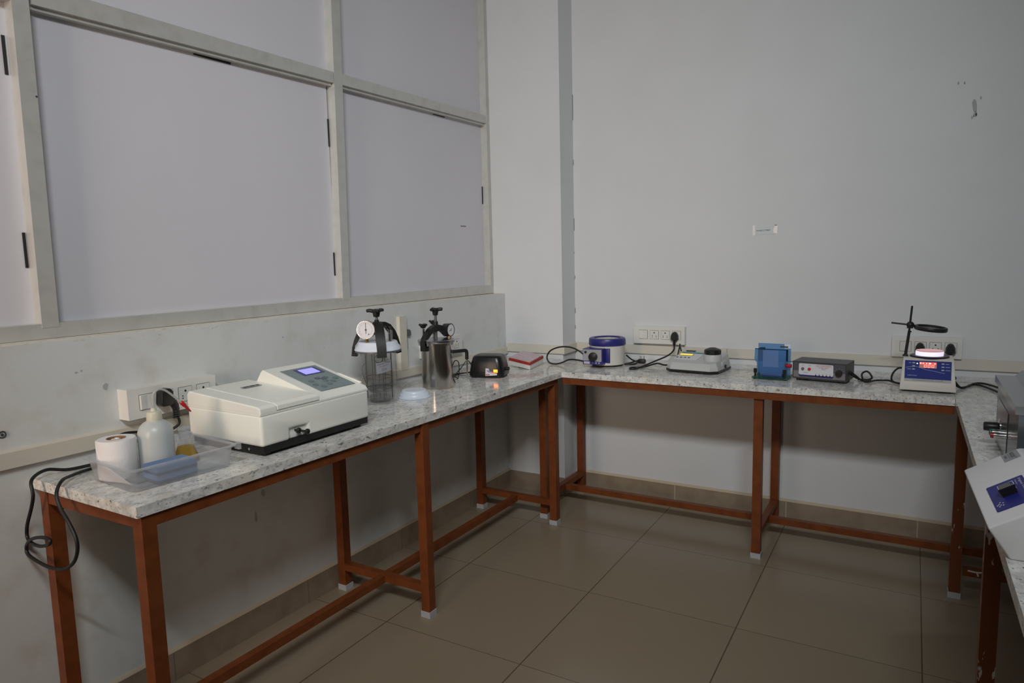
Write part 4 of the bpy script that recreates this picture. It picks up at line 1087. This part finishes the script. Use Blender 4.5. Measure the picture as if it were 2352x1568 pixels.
# glowing dish
MB().lathe([(0,.133),(.069,.133),(.0705,.1345),(.0705,.138),(.068,.140),(0,.140)], (.004,.006,0), seg=56).build('dish_seat', 'black', t)
MB().lathe([(0,.1402),(.050,.1402),(.050,.156),(.0485,.1575),(0,.1575)], (.004,.006,0), seg=56).build('light_plate', 'glow', t)
d_ = MB().lathe([(0,.1577),(.0485,.1577),(.0485,.1600),(0,.1605)], (.004,.006,0), seg=56).build('agar_dish', 'glowtop', t)
MB().torus((.004,.006,.159), .0486, .0009, seg=56, rs=6).build('dish_edge', 'rim', d_)
# magnifier stand
st = MB().cyl((-.082,.004,.133),(-.0715,.004,.240),.0062,.0055).cyl((-.0730,.004,.225),(-.0655,.004,.342),.0040)
st.lathe([(0,0),(.011,0),(.010,.006),(0,.007)], (-.082,.004,.133)); st.cyl((-.066,-.001,.236),(-.066,-.006,.236),.003,seg=10)
st.build('stand_rod', 'bmetal', t)
MB().cyl((-.138,.000,.271),(-.052,.000,.262),.0036,.0036,12).build('cross_arm', 'bmetal', t)
MB().ball((-.0690,-.001,.2640), .0145, 1, 20).box(-.081,-.058,-.010,.008,.250,.262,.003).build('clamp', 'bmetal', t)
ax = Vector((.10,-.035,1)).normalized(); lc = Vector((.004,-.012,.2520))
MB().cyl((-.058,-.003,.260),(-.045,-.006,.257),.0045,.009,14).build('lens_arm', 'bmetal', t)
MB().lathe([(.050,-.008),(.0575,-.008),(.0590,-.006),(.0590,.006),(.0575,.008),(.050,.008)], lc, ax, 56, closed=True).build('lens_ring', 'bmetal', t)
MB().lathe([(0,-.004),(.035,-.0025),(.0500,-.0005),(.0500,.0005),(.035,.0025),(0,.004)], lc, ax, 48).build('lens', 'lens', t)
MB().box(-.092,-.068,-.030,-.012,.1328,.1342,.0005).build('stand_plate', 'ccgrey', t)
# plugs in the socket box behind it
for nm, x in (('black three-pin plug beside the stand rod in the socket box behind the magnifier', 2.012+.274*.115+.214*.274+.023), ('black three-pin plug farther from the stand rod in the socket box behind the magnifier', 2.012+.274*.115+3*.214*.274+.023)):
    p = thing('power_plug', nm, 'plug', (0,0,0), 0, 'black plugs behind the magnifier')
    plug(p, (x,-.0365,.927), (0,-1,0))
    MB().tube([(x,-.053,.880),(x,-.052,.865),(x+.004,-.04,.845),(x+.010,-.03,.820),(x+.012,-.03,.8055)], .004, 8, 5).build('cord', 'cable', p)
c = thing('power_cable', 'pair of black cords on the worktop right of the colony counter', 'cord', (0,0,0))
MB().tube([(2.246,-.36,.838),(2.262,-.35,.815),(2.275,-.34,.8055),(2.292,-.31,.8055),(2.312,-.25,.8055),(2.335,-.235,.8055),(2.365,-.30,.8055),(2.40,-.42,.8055),(2.42,-.60,.8055)], .0042, 10, 6).build('cord', 'cable', c)
MB().tube([(2.246,-.345,.822),(2.270,-.335,.8055),(2.300,-.29,.8055),(2.325,-.215,.8055),(2.36,-.20,.8055),(2.41,-.30,.8055),(2.44,-.45,.8055)], .0042, 10, 6).build('cord', 'cable', c)
MB().ball((2.2475,-.35,.845), .008, 1.2, 12).build('cord_gland', 'black', c)

# ------------------------------------------------------------------ steel water bath
t = thing('water_bath', 'stainless steel water bath with black knob on the right worktop', 'water bath', (2.318,-1.655,H), 0)
MB().box(0,.300,0,.470,.006,.176,.002).build('tank', 'bath', t)
MB().box(.02,.28,.02,.45,0,.008).build('foot', 'stone', t)
MB().box(-.008,.308,-.008,.478,.174,.194,.002).build('top_rim', 'brush', t)
l = MB().hexa([(.040,.030,.194),(.270,.030,.194),(.270,.480,.194),(.040,.480,.194),(.055,.045,.212),(.262,.045,.212),(.262,.470,.212),(.055,.470,.212)], .003).build('lid', 'bath', t)
MB().torus((.16,.40,.214), .022, .003, seg=28, rs=8).build('lid_ring', 'brush', l)
p = MB().slab((-.0006,.43,.020), (0,-1,0), (0,0,1), .24, .115, .0012).build('control_plate', 'brush', t)
MB().lathe([(0,0),(.024,0),(.024,.002),(0,.003)], (-.0015,.355,.062), (-1,0,0), 36).build('knob_disc', 'chrome', p)
MB().lathe([(0,.003),(.0125,.003),(.0135,.006),(.0125,.036),(.011,.038),(0,.038)], (-.0015,.355,.062), (-1,0,0), 28).build('knob', 'black', p)
for y, m_ in ((.300,'green'),(.262,'redl')):
    o = MB().lathe([(0,0),(.0085,0),(.0085,.022),(0,.022)], (-.0015,y,.058), (-1,0,0), 22).build('lamp_holder', 'chrome', p)
    MB().lathe([(0,.0215),(.0085,.0215),(.0075,.029),(0,.030)], (-.0015,y,.058), (-1,0,0), 22).build('lamp_lens', m_, o)

# ------------------------------------------------------------------ tilted white unit
t = thing('bench_centrifuge', 'white wedge shaped bench unit with blue panel and rocker switch', 'laboratory unit', (2.215,-1.97,H), .047)
prof = [(.037,0),(0,.055),(.099,.118),(.105,.120),(.44,.120),(.45,.112),(.45,0)]
MB().prism(prof, 'y', -.189, .1935, .004, 3, 25).build('casing', 'rolex', t)
v = Vector((.099,0,.063)).normalized(); u = Vector((0,-1,0)); n = u.cross(v)
if n.z < 0: n = -n
def rp(s_, y, e=.0004): return Vector((0,0,.055)) + v*s_ + Vector((0,y,0)) + n*e
# u x v must point outward for slabs
uu = u if u.cross(v).z > 0 else -u
def rs(s0, y_hi, ln, ht, e, t_, rnd=0):
    o_ = rp(s0, y_hi, e) if uu.y < 0 else rp(s0, y_hi-ln, e)
    return MB().slab(o_, uu, v, ln, ht, t_, rnd)
bp_ = rs(.026, .0145, .150, .070, .0004, .0008, .004).build('blue_panel', 'rblue', t)
sk = rs(.082, .186, .0545, .033, .0004, .0006).build('maker_sticker', 'sticker', t)
lettering('print', 'ROLEX', rp(.098,.178,.0012), uu, v, .0085, 'dark', sk, .038)
lettering('print', 'INDIA', rp(.086,.170,.0012), uu, v, .0050, 'dark', sk, .020)
rs(.0945, .176, .036, .0007, .0011, .0002).build('underline', 'dark', sk)
MB().slab(rp(.1065,.140,.0011), uu, v, .007, .0012, .0002).build('tick_mark', 'dark', sk)
sw = rs(.0475, -.004, .030, .0215, .0012, .002, .001).build('switch_frame', 'rocker', bp_)
a_ = [rp(.0470,-.030,.0015), rp(.0735,-.030,.0015), rp(.0735,-.074,.0015), rp(.0470,-.074,.0015)]
a2 = [rp(.0490,-.028,.0060), rp(.0720,-.028,.0060), rp(.0770,-.076,.0185), rp(.0455,-.076,.0185)]
MB().hexa([a_[0],a_[3],a_[2],a_[1],a2[0],a2[3],a2[2],a2[1]], .002).build('rocker', 'black', bp_)
g = MB()
g.slab(rp(.0455,.000,.0013), uu, v, .038, .0012, .0003); g.slab(rp(.0745,.000,.0013), uu, v, .048, .0012, .0003); g.slab(rp(.0455,.000,.0013), uu, v, .0010, .030, .0003)
g.build('white_outline', 'label', bp_)
lettering('print', 'Digital Ultra Sonic', rp(.0845,.002,.0014), uu, v, .0060, 'label', bp_, .120)
lettering('print', 'Cleaner', rp(.0790,.000,.0014), uu, v, .0028, 'label', bp_, .030)
g = MB()
for s_, y in ((.036,-.092),(.033,-.100),(.036,-.106),(.041,-.098),(.040,-.110),(.033,-.112),(.030,-.104)): g.slab(rp(s_,y,.0013), uu, v, .003, .0026, .0003)
g.build('panel_mark', 'label', bp_)

# ------------------------------------------------------------------ paper strip on the far wall, screw on the left wall
t = thing('paper_label', 'small taped paper strip on the far wall above the blue gel tank', 'label', (1.433,-.0005,1.487))
MB().box(-.052,.050,-.0008,0,-.020,.018).build('strip', mat('strip_paper', (.635,.66,.675), .5), t)
MB().prism([(-.060,-.026),(-.046,-.022),(-.050,.016),(-.046,.026),(-.060,.028)], 'y', -.0014, -.0006).build('tape', 'tape', t)
MB().prism([(.040,-.014),(.058,-.018),(.059,.020),(.050,.022),(.040,.008)], 'y', -.0014, -.0006).build('tape', 'tape', t)
MB().box(.046,.055,-.0016,-.0006,.023,.0255).build('tape_edge', 'dark', t)
lettering('print', 'MAGNETIC STIRRER', (-.008,-.0012,-.003), (1,0,.02), (0,0,1), .0065, 'dark', t, .066, 'CENTER')
t = tag(MB().torus((.001,-2.801,.938), .0085, .0018, (1,0,0), 24, 8).cyl((0,-2.801,.938),(.003,-2.801,.938),.0035,seg=12).build('wall_screw', 'dark'), 'round screw fixing on the left wall above the trunking at the photo edge', 'screw')

# ------------------------------------------------------------------ each cord belongs to the device it feeds
bpy.context.view_layer.update()
def root(name, key=''): return [o for o in COL.objects if o.parent is None and o.name.split('.')[0] == name and key in o.get('label', '')][0]
def give(cords, dev, part='power_cord'):
    inv = (Matrix.Translation(dev.location) @ dev.rotation_euler.to_matrix().to_4x4()).inverted()
    kids = list(cords.children)
    main = [k for k in kids if k.name.split('.')[0] in ('cord', 'lead')]
    for k in main:
        k.name = part; k.parent = dev; k.matrix_parent_inverse = inv
    for k in kids:
        if k not in main: k.parent = main[0]
    bpy.data.objects.remove(cords)
MANT = root('heating_mantle'); COLO = root('colorimeter'); PSU = root('power_supply')
give(root('power_cord', 'looping out left'), MANT)
give(root('power_cord', 'coiled'), MANT)
give(root('power_cord', 'grey colorimeter'), COLO)
give(root('power_cord', 'knotted'), PSU)
give(root('thin_leads'), root('heating_block'), 'lead')
